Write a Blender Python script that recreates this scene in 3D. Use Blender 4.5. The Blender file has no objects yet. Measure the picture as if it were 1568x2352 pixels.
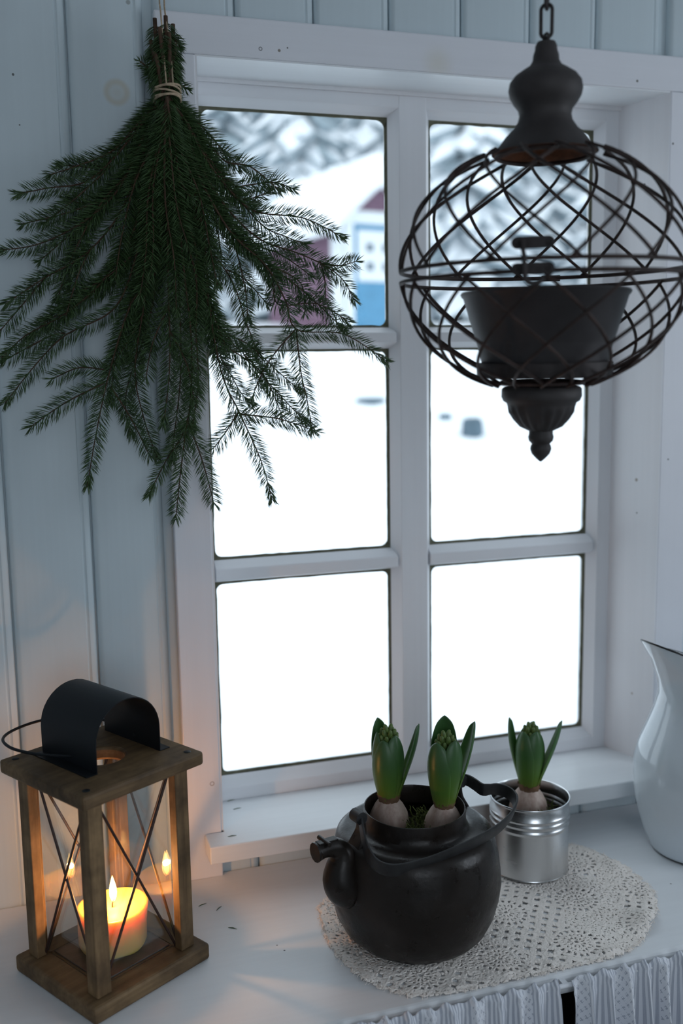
import bpy, bmesh, math, random
from mathutils import Vector, Matrix, noise
PI = math.pi
S = bpy.context.scene
COL = S.collection
rnd = random.Random(7)

# ------------------------------------------------------------------ camera
# metres; x along the window wall, y into the wall (0 = face of the boards), z up (0 = worktop)
CAM = Vector((-0.2574, -1.5123, 0.8098))
RT = Vector((0.9538, -0.3001, -0.0155)).normalized()
FW = Vector((0.2949, 0.9446, -0.1442)).normalized()
UP = RT.cross(FW).normalized(); RT = FW.cross(UP).normalized()
FPX = 2282.5
cd = bpy.data.cameras.new('camera'); cam = bpy.data.objects.new('camera', cd); COL.objects.link(cam)
cam.matrix_world = Matrix(((RT.x, UP.x, -FW.x, CAM.x), (RT.y, UP.y, -FW.y, CAM.y), (RT.z, UP.z, -FW.z, CAM.z), (0, 0, 0, 1)))
cd.sensor_fit = 'VERTICAL'; cd.sensor_height = 36.0; cd.sensor_width = 24.0
cd.lens = FPX * 36.0 / 2352.0
cd.clip_start = 0.02; cd.clip_end = 300
cd.dof.use_dof = True; cd.dof.focus_distance = 1.40; cd.dof.aperture_fstop = 2.5
S.camera = cam

# ------------------------------------------------------------------ world, lights, exposure
W = bpy.data.worlds.new('overcast_sky'); S.world = W; W.use_nodes = True
bg = W.node_tree.nodes['Background']
bg.inputs['Color'].default_value = (0.80, 0.90, 1.0, 1); bg.inputs['Strength'].default_value = 2.0
def area_light(name, loc, target, sx, sy, energy, color):
    l = bpy.data.lights.new(name, 'AREA'); l.shape = 'RECTANGLE'; l.size = sx; l.size_y = sy; l.energy = energy; l.color = color
    o = bpy.data.objects.new(name, l); COL.objects.link(o); o.location = loc
    o.rotation_euler = (Vector(target) - Vector(loc)).to_track_quat('-Z', 'Y').to_euler()
    return o
area_light('daylight_side_window', (2.17, -1.45, 0.85), (0.3, -0.75, 0.10), 1.0, 1.1, 9.0, (0.80, 0.89, 1.0))
area_light('rear_fill_light', (-0.2, -3.10, 0.85), (0.1, -0.3, 0.0), 1.0, 1.1, 5.5, (0.80, 0.89, 1.0))  # added soft fill for the interior, from an unseen invented window
vs = S.view_settings
vs.view_transform = 'Standard'; vs.look = 'None'; vs.exposure = -0.12; vs.gamma = 1.0; vs.use_curve_mapping = False
try:
    S.cycles.use_denoising = True
    S.cycles.max_bounces = 10; S.cycles.diffuse_bounces = 5; S.cycles.transparent_max_bounces = 24; S.cycles.transmission_bounces = 8
    S.cycles.sample_clamp_indirect = 6.0; S.cycles.caustics_reflective = False; S.cycles.caustics_refractive = False
except Exception:
    pass

# ------------------------------------------------------------------ pixel helpers (photo frame 1568 x 2352)
def ray(u, v): return FW + RT * ((u - 784) / FPX) - UP * ((v - 1176) / FPX)
def on_z(u, v, z): d = ray(u, v); return CAM + d * ((z - CAM.z) / d.z)
def on_y(u, v, y): d = ray(u, v); return CAM + d * ((y - CAM.y) / d.y)

# ------------------------------------------------------------------ object helpers
def tag(o, label=None, cat=None, group=None, kind=None):
    if label: o['label'] = label
    if cat: o['category'] = cat
    if group: o['group'] = group
    if kind: o['kind'] = kind
    return o
def empty(name, loc, label, cat, group=None, rz=0.0):
    o = bpy.data.objects.new(name, None); COL.objects.link(o); o.location = loc; o.rotation_euler = (0, 0, rz)
    o.empty_display_size = 0.02
    return tag(o, label, cat, group)
def link(name, me, mat, parent=None, loc=None):
    o = bpy.data.objects.new(name, me); COL.objects.link(o)
    if mat and not me.materials: me.materials.append(mat)
    if parent: o.parent = parent
    if loc is not None: o.location = loc
    return o

class MB:
    """collects vertices and faces of one mesh"""
    def __init__(s): s.v = []; s.f = []
    def add(s, vs_, fs):
        n = len(s.v); s.v += [tuple(x) for x in vs_]; s.f += [tuple(i + n for i in f) for f in fs]; return s
    def box(s, x0, x1, y0, y1, z0, z1):
        return s.add([(x0, y0, z0), (x1, y0, z0), (x1, y1, z0), (x0, y1, z0), (x0, y0, z1), (x1, y0, z1), (x1, y1, z1), (x0, y1, z1)],
                     [(0, 3, 2, 1), (4, 5, 6, 7), (0, 1, 5, 4), (1, 2, 6, 5), (2, 3, 7, 6), (3, 0, 4, 7)])
    def prism(s, poly, axis, a, b):
        """poly: 2-D points in the two remaining axes (x:yz, y:xz, z:xy)"""
        n = len(poly)
        def P(p, t):
            if axis == 'x': return (t, p[0], p[1])
            if axis == 'y': return (p[0], t, p[1])
            return (p[0], p[1], t)
        vs_ = [P(p, a) for p in poly] + [P(p, b) for p in poly]
        fs = [(i, (i + 1) % n, n + (i + 1) % n, n + i) for i in range(n)] + [tuple(range(n))[::-1], tuple(range(n, 2 * n))]
        return s.add(vs_, fs)
    def lathe(s, prof, seg=48, c=(0, 0, 0), wob=None, closed=False):
        n = len(prof); vs_ = []; fs = []
        for i, (r, z) in enumerate(prof):
            for k in range(seg):
                a = 2 * PI * k / seg
                rr = r if wob is None else wob(r, z, a)
                vs_.append((c[0] + rr * math.cos(a), c[1] + rr * math.sin(a), c[2] + z))
        m = n if closed else n - 1
        for i in range(m):
            j = (i + 1) % n
            for k in range(seg):
                k2 = (k + 1) % seg
                fs.append((i * seg + k, i * seg + k2, j * seg + k2, j * seg + k))
        return s.add(vs_, fs)
    def tube(s, pts, rad, seg=8, cap=True, closed=False):
        pts = [Vector(p) for p in pts]; n = len(pts)
        rads = rad if isinstance(rad, (list, tuple)) else [rad] * n
        vs_ = []; fs = []; prev = None
        for i, p in enumerate(pts):
            if closed: t = pts[(i + 1) % n] - pts[i - 1]
            else: t = pts[min(i + 1, n - 1)] - pts[max(i - 1, 0)]
            t.normalize()
            if prev is None:
                a = Vector((0, 0, 1)) if abs(t.z) < 0.9 else Vector((1, 0, 0))
                nx = t.cross(a).normalized()
            else:
                nx = (prev - t * prev.dot(t))
                nx = nx.normalized() if nx.length > 1e-9 else t.orthogonal().normalized()
            prev = nx; ny = t.cross(nx)
            for k in range(seg):
                a = 2 * PI * k / seg
                vs_.append(p + (nx * math.cos(a) + ny * math.sin(a)) * rads[i])
        for i in range(n if closed else n - 1):
            j = (i + 1) % n
            for k in range(seg):
                k2 = (k + 1) % seg
                fs.append((i * seg + k, i * seg + k2, j * seg + k2, j * seg + k))
        if cap and not closed:
            fs.append(tuple(range(seg))[::-1]); fs.append(tuple(range((n - 1) * seg, n * seg)))
        return s.add(vs_, fs)
    def ribbon(s, pts, wdirs, width, thick):
        """flat strip swept along pts; wdirs: direction of its width at each point"""
        pts = [Vector(p) for p in pts]; n = len(pts); vs_ = []; fs = []
        for i, p in enumerate(pts):
            t = (pts[min(i + 1, n - 1)] - pts[max(i - 1, 0)]).normalized()
            w = Vector(wdirs[i]); w = (w - t * w.dot(t)).normalized(); b = t.cross(w)
            ww = width[i] if isinstance(width, list) else width
            for sx, sy in ((-1, -1), (1, -1), (1, 1), (-1, 1)):
                vs_.append(p + w * (sx * ww / 2) + b * (sy * thick / 2))
        for i in range(n - 1):
            for k in range(4):
                k2 = (k + 1) % 4
                fs.append((i * 4 + k, i * 4 + k2, i * 4 + 4 + k2, i * 4 + 4 + k))
        fs.append((3, 2, 1, 0)); fs.append(tuple(range((n - 1) * 4, n * 4)))
        return s.add(vs_, fs)
    def grid(s, nu, nv, fn):
        vs_ = [fn(i / nu, j / nv) for j in range(nv + 1) for i in range(nu + 1)]
        fs = [(j * (nu + 1) + i, j * (nu + 1) + i + 1, (j + 1) * (nu + 1) + i + 1, (j + 1) * (nu + 1) + i) for j in range(nv) for i in range(nu)]
        return s.add(vs_, fs)
    def mesh(s, name, smooth=None, bevel=0.0, seg=2):
        me = bpy.data.meshes.new(name); me.from_pydata([tuple(x) for x in s.v], [], s.f)
        bm = bmesh.new(); bm.from_mesh(me)
        if bevel > 0:
            bmesh.ops.remove_doubles(bm, verts=bm.verts, dist=1e-6)
            es = [e for e in bm.edges if len(e.link_faces) == 2 and e.calc_face_angle(0) > 0.5]
            bmesh.ops.bevel(bm, geom=es, offset=bevel, segments=seg, profile=0.5, affect='EDGES', clamp_overlap=True)
        bmesh.ops.recalc_face_normals(bm, faces=bm.faces)
        bm.to_mesh(me); bm.free(); me.update()
        if smooth is not None:
            me.shade_smooth()
            me.set_sharp_from_angle(angle=math.radians(smooth))
        return me
    def obj(s, name, mat, parent=None, loc=None, smooth=None, bevel=0.0, seg=2):
        return link(name, s.mesh(name, smooth, bevel, seg), mat, parent, loc)

def spline(pts, n):
    """Catmull-Rom through pts, n samples per span"""
    P = [Vector(p) for p in pts]; out = []
    for i in range(len(P) - 1):
        p0 = P[max(i - 1, 0)]; p1 = P[i]; p2 = P[i + 1]; p3 = P[min(i + 2, len(P) - 1)]
        for k in range(n):
            t = k / n
            out.append(0.5 * ((2 * p1) + (p2 - p0) * t + (2 * p0 - 5 * p1 + 4 * p2 - p3) * t * t + (3 * p1 - p0 - 3 * p2 + p3) * t ** 3))
    out.append(P[-1].copy()); return out
def resample(pts, step):
    out = [pts[0].copy()]; acc = 0.0
    for a, b in zip(pts[:-1], pts[1:]):
        L = (b - a).length
        while acc + L >= step:
            a = a + (b - a) * ((step - acc) / L); L = (b - a).length; out.append(a.copy()); acc = 0.0
            if L < 1e-9: break
        acc += L
    return out

# ------------------------------------------------------------------ materials
class NT:
    def __init__(s, name):
        s.m = bpy.data.materials.new(name); s.m.use_nodes = True; s.t = s.m.node_tree
        s.b = s.t.nodes['Principled BSDF']; s.out = s.t.nodes['Material Output']
    def n(s, ty, **kw):
        x = s.t.nodes.new(ty)
        for k, v in kw.items(): setattr(x, k, v)
        return x
    def l(s, a, b): s.t.links.new(a, b)
    def coord(s, which='Object', scale=(1, 1, 1)):
        tc = s.n('ShaderNodeTexCoord'); mp = s.n('ShaderNodeMapping'); mp.inputs['Scale'].default_value = scale
        s.l(tc.outputs[which], mp.inputs['Vector']); return mp.outputs['Vector']
    def noise(s, vec, scale, detail=4, rough=0.55):
        x = s.n('ShaderNodeTexNoise'); x.inputs['Scale'].default_value = scale; x.inputs['Detail'].default_value = detail; x.inputs['Roughness'].default_value = rough
        s.l(vec, x.inputs['Vector']); return x.outputs['Fac']
    def ramp(s, fac, stops):
        r = s.n('ShaderNodeValToRGB'); e = r.color_ramp.elements
        while len(e) < len(stops): e.new(0.5)
        for q, (p, c) in zip(e, stops): q.position = p; q.color = (*c, 1) if len(c) == 3 else c
        s.l(fac, r.inputs['Fac']); return r.outputs['Color']
    def mix(s, fac, a, b, mode='MIX'):
        x = s.n('ShaderNodeMix', data_type='RGBA', blend_type=mode)
        for i, q in ((0, fac), (6, a), (7, b)):
            if hasattr(q, 'is_output') or isinstance(q, bpy.types.NodeSocket): s.l(q, x.inputs[i])
            else: x.inputs[i].default_value = q if i == 0 else (*q, 1)
        return x.outputs[2]
    def math(s, op, a, b=None, c=None):
        x = s.n('ShaderNodeMath', operation=op)
        for i, q in enumerate((a, b, c)):
            if q is None: continue
            if isinstance(q, bpy.types.NodeSocket): s.l(q, x.inputs[i])
            else: x.inputs[i].default_value = q
        return x.outputs[0]
    def bump(s, h, strength, dist=0.001, normal=None):
        x = s.n('ShaderNodeBump'); x.inputs['Strength'].default_value = strength; x.inputs['Distance'].default_value = dist
        s.l(h, x.inputs['Height'])
        if normal is not None: s.l(normal, x.inputs['Normal'])
        s.l(x.outputs['Normal'], s.b.inputs['Normal']); return x.outputs['Normal']
    def base(s, c):
        if isinstance(c, bpy.types.NodeSocket): s.l(c, s.b.inputs['Base Color'])
        else: s.b.inputs['Base Color'].default_value = (*c, 1)
    def set(s, **kw):
        for k, v in kw.items():
            i = s.b.inputs[k.replace('_', ' ')]
            if isinstance(v, bpy.types.NodeSocket): s.l(v, i)
            else: i.default_value = v

def paint(name, c, axis='z', rough=0.45, spots=(), var=0.06, grain=0.25):
    """brushed paint on wood, grain along one axis; spots = knots and nail heads (position, radius, colour, ring)"""
    t = NT(name)
    sc = {'z': (90, 90, 2.2), 'x': (2.2, 90, 90), 'y': (90, 2.2, 90)}[axis]
    g = t.noise(t.coord('Object', sc), 1.0, 5, 0.6)
    big = t.noise(t.coord('Object', (5, 5, 5)), 1.0, 4, 0.6)
    lo = tuple(x * (1 - 2 * var) for x in c); hi = tuple(min(1, x * (1 + var)) for x in c)
    col = t.mix(t.math('MULTIPLY', t.math('ADD', g, big), 0.5), lo, hi)
    geo = t.n('ShaderNodeNewGeometry')
    for (p, r, sc_, ring) in spots:
        d = t.n('ShaderNodeVectorMath', operation='SUBTRACT'); t.l(geo.outputs['Position'], d.inputs[0]); d.inputs[1].default_value = p
        ln = t.n('ShaderNodeVectorMath', operation='LENGTH'); t.l(d.outputs[0], ln.inputs[0])
        mr = t.n('ShaderNodeMapRange', interpolation_type='SMOOTHSTEP'); t.l(ln.outputs['Value'], mr.inputs[0])
        if ring < 0:
            mr.inputs[1].default_value = 0; mr.inputs[2].default_value = r; mr.inputs[3].default_value = -ring; mr.inputs[4].default_value = 0
        elif ring:
            q = t.math('ABSOLUTE', t.math('SUBTRACT', ln.outputs['Value'], r * 0.75)); t.l(q, mr.inputs[0])
            mr.inputs[1].default_value = 0; mr.inputs[2].default_value = r * 0.4; mr.inputs[3].default_value = ring; mr.inputs[4].default_value = 0
        else:
            mr.inputs[1].default_value = r * 0.55; mr.inputs[2].default_value = r; mr.inputs[3].default_value = 0.85; mr.inputs[4].default_value = 0
        col = t.mix(mr.outputs[0], col, sc_)
    t.base(col); t.set(Roughness=rough, Specular_IOR_Level=0.35)
    t.bump(g, grain, 0.0006)
    return t.m

def plain(name, c, rough=0.5, metal=0.0, nz=None, bump=0.0, bscale=60, var=0.0, vscale=20, spec=0.5):
    t = NT(name)
    if var or bump:
        v = t.coord('Object')
        if var:
            f = t.noise(v, vscale, 5, 0.6)
            t.base(t.ramp(f, [(0.3, tuple(x * (1 - var) for x in c)), (0.7, tuple(min(1, x * (1 + var)) for x in c))]))
        else: t.base(c)
        if bump: t.bump(t.noise(v, bscale, 5, 0.6), bump, 0.001)
    else: t.base(c)
    t.set(Roughness=rough, Metallic=metal, Specular_IOR_Level=spec)
    return t.m

def thin_glass(name, tint=(0.97, 0.985, 0.98), refl=1.0, dirt=0.0):
    t = NT(name); t.t.nodes.remove(t.b)
    tr = t.n('ShaderNodeBsdfTransparent'); tr.inputs['Color'].default_value = (*tint, 1)
    gl = t.n('ShaderNodeBsdfGlossy'); gl.inputs['Roughness'].default_value = 0.0; gl.inputs['Color'].default_value = (1, 1, 1, 1)
    fr = t.n('ShaderNodeFresnel'); ge = t.n('ShaderNodeNewGeometry'); t.l(t.math('MULTIPLY_ADD', ge.outputs['Backfacing'], 1 / 1.5 - 1.5, 1.5), fr.inputs['IOR'])
    mx = t.n('ShaderNodeMixShader'); t.l(t.math('MULTIPLY', fr.outputs[0], refl), mx.inputs[0]); t.l(tr.outputs[0], mx.inputs[1]); t.l(gl.outputs[0], mx.inputs[2])
    t.l(mx.outputs[0], t.out.inputs['Surface'])
    return t.m

WALLC = (0.60, 0.685, 0.725)
TRIMC = (0.76, 0.77, 0.815)
YW = 0.0; YC = -0.017; YD = 0.09
KN = (0.52, 0.47, 0.36); DK = (0.03, 0.025, 0.02)
m_board = paint('painted_board', WALLC, 'z', 0.42, [
    (on_y(268, 212, 0), 0.019, KN, 0.55), (on_y(268, 212, 0), 0.020, KN, -0.35), (on_y(30, 171, 0), 0.0022, DK, 0), (on_y(45, 287, 0), 0.0014, DK, 0), (on_y(294, 5, 0), 0.004, (0.3, 0.33, 0.33), 0)])
m_trim_v = paint('painted_trim_upright', TRIMC, 'z', 0.40, [
    (on_y(487, 1800, YC), 0.004, (0.35, 0.30, 0.28), 0.8), (on_y(1545, 330, YC), 0.0024, DK, 0), (on_y(1534, 1055, YC), 0.002, DK, 0)])
m_trim_h = paint('painted_trim_level', TRIMC, 'x', 0.38, [
    (on_y(598, 112, YC), 0.0030, DK, 0.8), (on_y(641, 116, YC), 0.0028, (0.16, 0.13, 0.09), 0), (on_y(660, 110, YC), 0.0016, DK, 0),
    (on_y(1463, 186, YC), 0.0028, (0.12, 0.11, 0.1), 0), (on_y(1005, 145, YC), 0.035, (0.66, 0.63, 0.53), -0.5)])
m_jamb = paint('painted_jamb', (0.76, 0.76, 0.785), 'z', 0.32, [
    (Vector((0.785, 0.033, 1.115)), 0.0028, DK, 0), (Vector((0.785, 0.033, 0.60)), 0.0040, (0.25, 0.2, 0.15), 0), (Vector((0.785, 0.03, 0.54)), 0.002, DK, 0), (Vector((0.786, 0.03, 0.20)), 0.003, (0.35, 0.3, 0.25), 0)])
m_sash = paint('painted_sash', (0.74, 0.75, 0.78), 'z', 0.42)
m_sash_h = paint('painted_sash_level', (0.74, 0.75, 0.78), 'x', 0.42)
m_sill = paint('painted_sill', (0.80, 0.82, 0.84), 'x', 0.28)
m_bench = paint('painted_worktop', (0.79, 0.81, 0.83), 'x', 0.36, [(on_z(653, 2183, 0), 0.0018, DK, 0), (on_z(636, 2171, 0), 0.0015, DK, 0), (on_z(1430, 1990, 0), 0.0014, DK, 0), (on_z(1540, 2030, 0), 0.002, (0.1, 0.1, 0.1), 0)])
m_putty = plain('dark_putty', (0.10, 0.10, 0.065), 0.8, var=0.3, vscale=90, bump=0.3)
m_pane = thin_glass('window_glass', refl=0.8)
m_floor = paint('floor_paint', (0.42, 0.40, 0.37), 'y', 0.5)
m_room = plain('room_paint', (0.62, 0.65, 0.66), 0.7, var=0.04)
m_ceil = plain('ceiling_paint', (0.70, 0.71, 0.72), 0.8, var=0.03)
m_snow = plain('snow', (0.90, 0.92, 0.95), 0.8, bump=0.2, bscale=6, var=0.02, vscale=2)

# ------------------------------------------------------------------ the room
FL = -0.85; CE = 1.50
XL, XR_, YB = -1.7, 2.2, -3.15
struct = lambda o: tag(o, kind='structure')
struct(MB().box(XL - .1, XR_ + .1, YB - .1, 0.13, FL - .1, FL).obj('floor', m_floor))
struct(MB().box(XL - .1, XR_ + .1, YB - .1, 0.13, CE, CE + .1).obj('ceiling', m_ceil))
struct(MB().box(XL - .1, XL, YB - .1, 0.13, FL, CE).obj('wall_left', m_room))
wr = MB()   # right wall with the opening of a second window
wr.box(XR_, XR_ + .1, YB - .1, -2.0, FL, CE).box(XR_, XR_ + .1, -0.9, 0.13, FL, CE).box(XR_, XR_ + .1, -2.0, -0.9, FL, 0.25).box(XR_, XR_ + .1, -2.0, -0.9, 1.42, CE)
struct(wr.obj('wall_right', m_room))
wf = MB()  # wall behind the camera; its opening is made up for the fill light
wf.box(XL, -0.75, YB - .1, YB, FL, CE).box(0.35, XR_, YB - .1, YB, FL, CE).box(-0.75, 0.35, YB - .1, YB, FL, 0.25).box(-0.75, 0.35, YB - .1, YB, 1.42, CE)
struct(wf.obj('wall_front', m_room))
# window wall: backing with the opening, boards nailed on it one by one
OX0, OX1, OZ0, OZ1 = 0.0, 0.80, 0.048, 1.2575
wb = MB()
wb.box(XL, OX0, 0.014, 0.13, FL, CE).box(OX1, XR_, 0.014, 0.13, FL, CE).box(OX0, OX1, 0.014, 0.13, FL, OZ0).box(OX0, OX1, 0.014, 0.13, OZ1, CE)
wall = struct(wb.obj('wall_back', m_board))
G0, GW = 0.064, 0.1203
def board_mesh(w, h):
    e = 0.0065; d = 0.007
    poly = [(0.0012, 0.0135), (0.0012, d), (0.0032, d * 0.55), (e, 0.0012), (e + .0035, 0.0), (w - e - .0095, 0.0), (w - e - .008, 0.0016), (w - e - .0065, 0.0016), (w - e - .004, 0.0), (w - e, 0.0008),
            (w - .0032, d * 0.55), (w - .0012, d), (w - .0012, 0.0135)]
    return MB().prism(poly, 'z', 0, h).mesh('board', smooth=35)
bm_full = board_mesh(GW, CE - FL); bm_top = board_mesh(GW, CE - OZ1 - 0.004); bm_low = board_mesh(GW, OZ0 - 0.002 - FL); bm_slim = board_mesh(GW - 0.0125, CE - FL)
k0 = int(math.floor((XL - G0) / GW)) + 1
x = G0 + k0 * GW
while x + GW < XR_:
    if x + GW > OX0 + 0.01 and x < OX1 - 0.02:
        link('board', bm_top, m_board, wall, (x, 0, OZ1 + 0.004)); link('board', bm_low, m_board, wall, (x, 0, FL))
    elif OX1 - 0.03 < x < 0.803:
        link('board', board_mesh(x + GW - 0.803, CE - FL), m_board, wall, (0.803, 0, FL))
    else:
        link('board', bm_slim if abs(x + GW + 0.0563) < 0.01 else bm_full, m_board, wall, (x, 0, FL))
    x += GW
# casing and jambs
struct(MB().box(-0.0563, 0.862, YC, 0.0, 1.2575, 1.3132).obj('trim_1', m_trim_h, bevel=0.0025))
struct(MB().box(-0.0563, 0.0, YC, 0.0, 0.0, 1.2570).obj('trim_2', m_trim_v, bevel=0.0018))
struct(MB().box(0.7985, 0.858, YC, 0.0, 0.0, 1.2570).obj('trim_3', m_trim_v, bevel=0.0018))
struct(MB().prism([(0.8002, YC + .0006), (0.8002, 0.128), (0.767, 0.128), (0.767, 0.09), (0.7990, YC + .0006)], 'z', 0.0765, 1.2575).obj('trim_4', m_jamb))
struct(MB().prism([(-0.0002, YC + .002), (-0.0002, 0.128), (0.012, 0.128), (0.012, 0.09), (0.003, YC + .002)], 'z', 0.0765, 1.2575).obj('trim_5', m_jamb))
struct(MB().box(0.003, 0.797, YC + .002, 0.128, 1.2551, 1.2575).obj('trim_6', m_sill))
struct(MB().box(0.0, 0.80, 0.085, 0.128, 1.249, 1.2552).obj('trim_8', m_jamb))
sill = MB().prism([(-0.028, -0.068), (0.832, -0.068), (0.832, -0.019), (0.7975, -0.019), (0.7975, 0.128), (0.0025, 0.128), (0.0025, -0.019), (-0.028, -0.019)], 'z', 0.0480, 0.0765)
struct(sill.obj('trim_7', m_sill, bevel=0.002))
# sash
win = bpy.data.objects.new('window_1', None); COL.objects.link(win); win.location = (0.39, 0.10, 0.0765); struct(win)
def wpart(mb, name, mat, bevel=0.0012, smooth=None):
    me = mb.mesh(name, smooth, bevel); me.transform(Matrix.Translation((-0.39, -0.10, -0.0765)))
    return link(name, me, mat, win)
CX = [(0.024, 0.338), (0.413, 0.728)]          # glass, left and right column
CZ = [(0.116, 0.456), (0.494, 0.840), (0.876, 1.218)]
YG = 0.110
def bar(front, back, axis, a, b, name, mat):
    f0, f1 = front; b0, b1 = back
    yf = YD + (0.0007 if name == 'rail' else 0.0); yb = 0.127 - (0.0006 if name == 'rail' else 0.0)
    poly = [(f0, yf), (f1, yf), (b1, YG), (b1, yb), (b0, yb), (b0, YG)]
    if axis == 'z': mb = MB().prism(poly, 'z', a, b)
    else: mb = MB().prism([(q[1], q[0]) for q in poly], 'x', a, b)
    return wpart(mb, name, mat)
bar((0.7415, 0.768), (0.728, 0.768), 'z', 0.0765, 1.2545, 'stile', m_sash)
bar((0.0125, 0.014), (0.0125, 0.024), 'z', 0.0765, 1.2545, 'stile', m_sash)
bar((0.3526, 0.4004), (0.338, 0.413), 'z', 0.0772, 1.2540, 'mullion', m_sash)
bar((1.2306, 1.2530), (1.218, 1.2530), 'x', 0.0128, 0.7665, 'rail', m_sash_h)
bar((0.0768, 0.0984), (0.0768, 0.116), 'x', 0.0128, 0.7665, 'rail', m_sash_h)
for (fz, bz) in (((0.4620, 0.4805), (0.456, 0.494)), ((0.8505, 0.8660), (0.840, 0.876))):
    for (a, b) in ((0.024, 0.346), (0.407, 0.7335)):
        f0, f1 = fz; b0, b1 = bz
        poly = [(YD + .001, f0), (YD + .001, f1), (YG, b1), (0.1265, b1), (0.1265, b0), (YG, b0)]
        wpart(MB().prism(poly, 'x', a, b), 'muntin', m_sash_h)
def round_rect(x0, x1, z0, z1, r, n=6):
    pts = []
    for cx, cz, a0 in ((x1 - r, z1 - r, 0), (x0 + r, z1 - r, PI / 2), (x0 + r, z0 + r, PI), (x1 - r, z0 + r, 1.5 * PI)):
        for k in range(n + 1):
            a = a0 + (PI / 2) * k / n; pts.append((cx + r * math.cos(a), cz + r * math.sin(a)))
    return pts
for (x0, x1) in CX:
    for (z0, z1) in CZ:
        wpart(MB().box(x0 - .004, x1 + .004, YG + .0052, YG + .0072, z0 - .004, z1 + .004), 'pane', m_pane, 0)
        # putty bead with rounded inner corners, slightly uneven
        ins = round_rect(x0 + .0035, x1 - .0035, z0 + .0035, z1 - .0035, 0.013)
        ins2 = []
        N = len(ins)
        for i in range(N):   # subdivide long edges so the bead can wander
            a, b = ins[i], ins[(i + 1) % N]; L = math.hypot(b[0] - a[0], b[1] - a[1]); m = max(1, int(L / 0.012))
            for q in range(m):
                ins2.append((a[0] + (b[0] - a[0]) * q / m, a[1] + (b[1] - a[1]) * q / m))
        inner = []; outer = []
        cx, cz = (x0 + x1) / 2, (z0 + z1) / 2
        for (px_, pz_) in ins2:
            j = noise.noise(Vector((px_ * 60, pz_ * 60, 1.7))) * 0.0012
            sx = 1 if px_ > cx else -1; sz = 1 if pz_ > cz else -1
            inner.append((px_ - sx * j, pz_ - sz * j))
            outer.append((min(max(px_, x0 + .012), x1 - .012), min(max(pz_, z0 + .012), z1 - .012)))
        mb = MB(); n = len(inner); vs_ = []; fs = []
        for (px_, pz_), (qx, qz) in zip(inner, outer):
            dx = px_ - qx; dz = pz_ - qz
            ox = x1 + .001 if dx > 1e-5 else (x0 - .001 if dx < -1e-5 else px_)
            oz = z1 + .001 if dz > 1e-5 else (z0 - .001 if dz < -1e-5 else pz_)
            vs_ += [(px_, YG + .005, pz_), (px_, YG + .002, pz_), (ox, YG - .0008, oz), (ox, YG + .005, oz)]
        for i in range(n):
            j = (i + 1) % n
            for q in range(3): fs.append((i * 4 + q, i * 4 + q + 1, j * 4 + q + 1, j * 4 + q))
        mb.add(vs_, fs); wpart(mb, 'putty', m_putty, 0, 40)

# ------------------------------------------------------------------ outdoors
gm = MB()
def ground_z(x, y):
    return -1.05 + 0.165 * min(y, 16) + 0.05 * max(0, y - 16) + 0.06 * noise.noise(Vector((x * .5, y * .5, 0))) + 0.02 * noise.noise(Vector((x * 2, y * 2, 5)))
def gfn(a, b):
    y = 0.16 + (b ** 1.6) * 60; x = -30 + 80 * a
    return (x, y, ground_z(x, y))
gm.grid(90, 110, gfn)
struct(gm.obj('ground', m_snow, smooth=80))
m_red = plain('hazed_red_boards', (0.17, 0.095, 0.14), 0.8, var=0.2, vscale=8)  # red dulled towards purple, painting haze over the walls
m_white = plain('white_boards', (0.75, 0.78, 0.80), 0.7, var=0.05)
m_blue = plain('hazed_blue_door', (0.085, 0.26, 0.42), 0.55, var=0.12, vscale=6)  # haze in front of the door is mixed into this blue
m_dkglass = plain('dark_window_glass', (0.10, 0.14, 0.18), 0.1)
sc0 = CAM + ray(784, 770) * 16.0
bx_, by_ = sc0.x, sc0.y; bz_ = ground_z(bx_, by_)
shed = empty('outhouse', (bx_, by_, bz_ - 0.05), 'small red outhouse with blue door and thick snow on its roof', 'outhouse', rz=math.atan2(0.217, 0.975))
SW, SD, SH, SR = 1.42, 2.6, 1.92, 0.62
sb = MB(); sb.prism([(0, 0), (SW, 0), (SW, SH), (SW / 2, SH + SR), (0, SH)], 'y', 0, SD)
sb.obj('walls', m_red, shed)
for x0 in (0.0, SW - 0.02):
    MB().box(x0 - .02, x0 + .04, -.03, .28, 0, SH).obj('corner_board', m_white, shed)
MB().box(0.06, 0.23, -.04, 0, 0, 1.90).obj('door_frame', m_white, shed)
MB().box(1.19, 1.36, -.04, 0, 0, 1.90).obj('door_frame', m_white, shed)
MB().box(0.06, 1.36, -.045, 0, 1.88, 2.08).obj('lintel', m_white, shed)
door = MB().box(0.23, 1.19, -.03, 0, 0.02, 1.88).obj('door', m_blue, shed, bevel=.01)
dw = MB().box(0.30, 1.08, -.05, -.03, 0.98, 1.78).obj('door_window', m_white, door)
for ix in range(2):
    for iz in range(2):
        x0 = 0.46 + ix * 0.30; z0 = 1.15 + iz * 0.30
        MB().box(x0, x0 + .13, -.056, -.05, z0, z0 + .13).obj('pane', m_dkglass, door)
for s in (0, 1):
    xr = SW / 2; sg = -1 if s == 0 else 1
    ex = 0.28; dzs = SR / (SW / 2)
    poly = [(xr, SH + SR), (xr + sg * (SW / 2 + ex), SH - dzs * ex), (xr + sg * (SW / 2 + ex), SH - dzs * ex + .05), (xr, SH + SR + .06)]
    MB().prism(poly, 'y', -.30, SD + .3).obj('roof', m_white, shed)
sn = MB()
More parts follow.
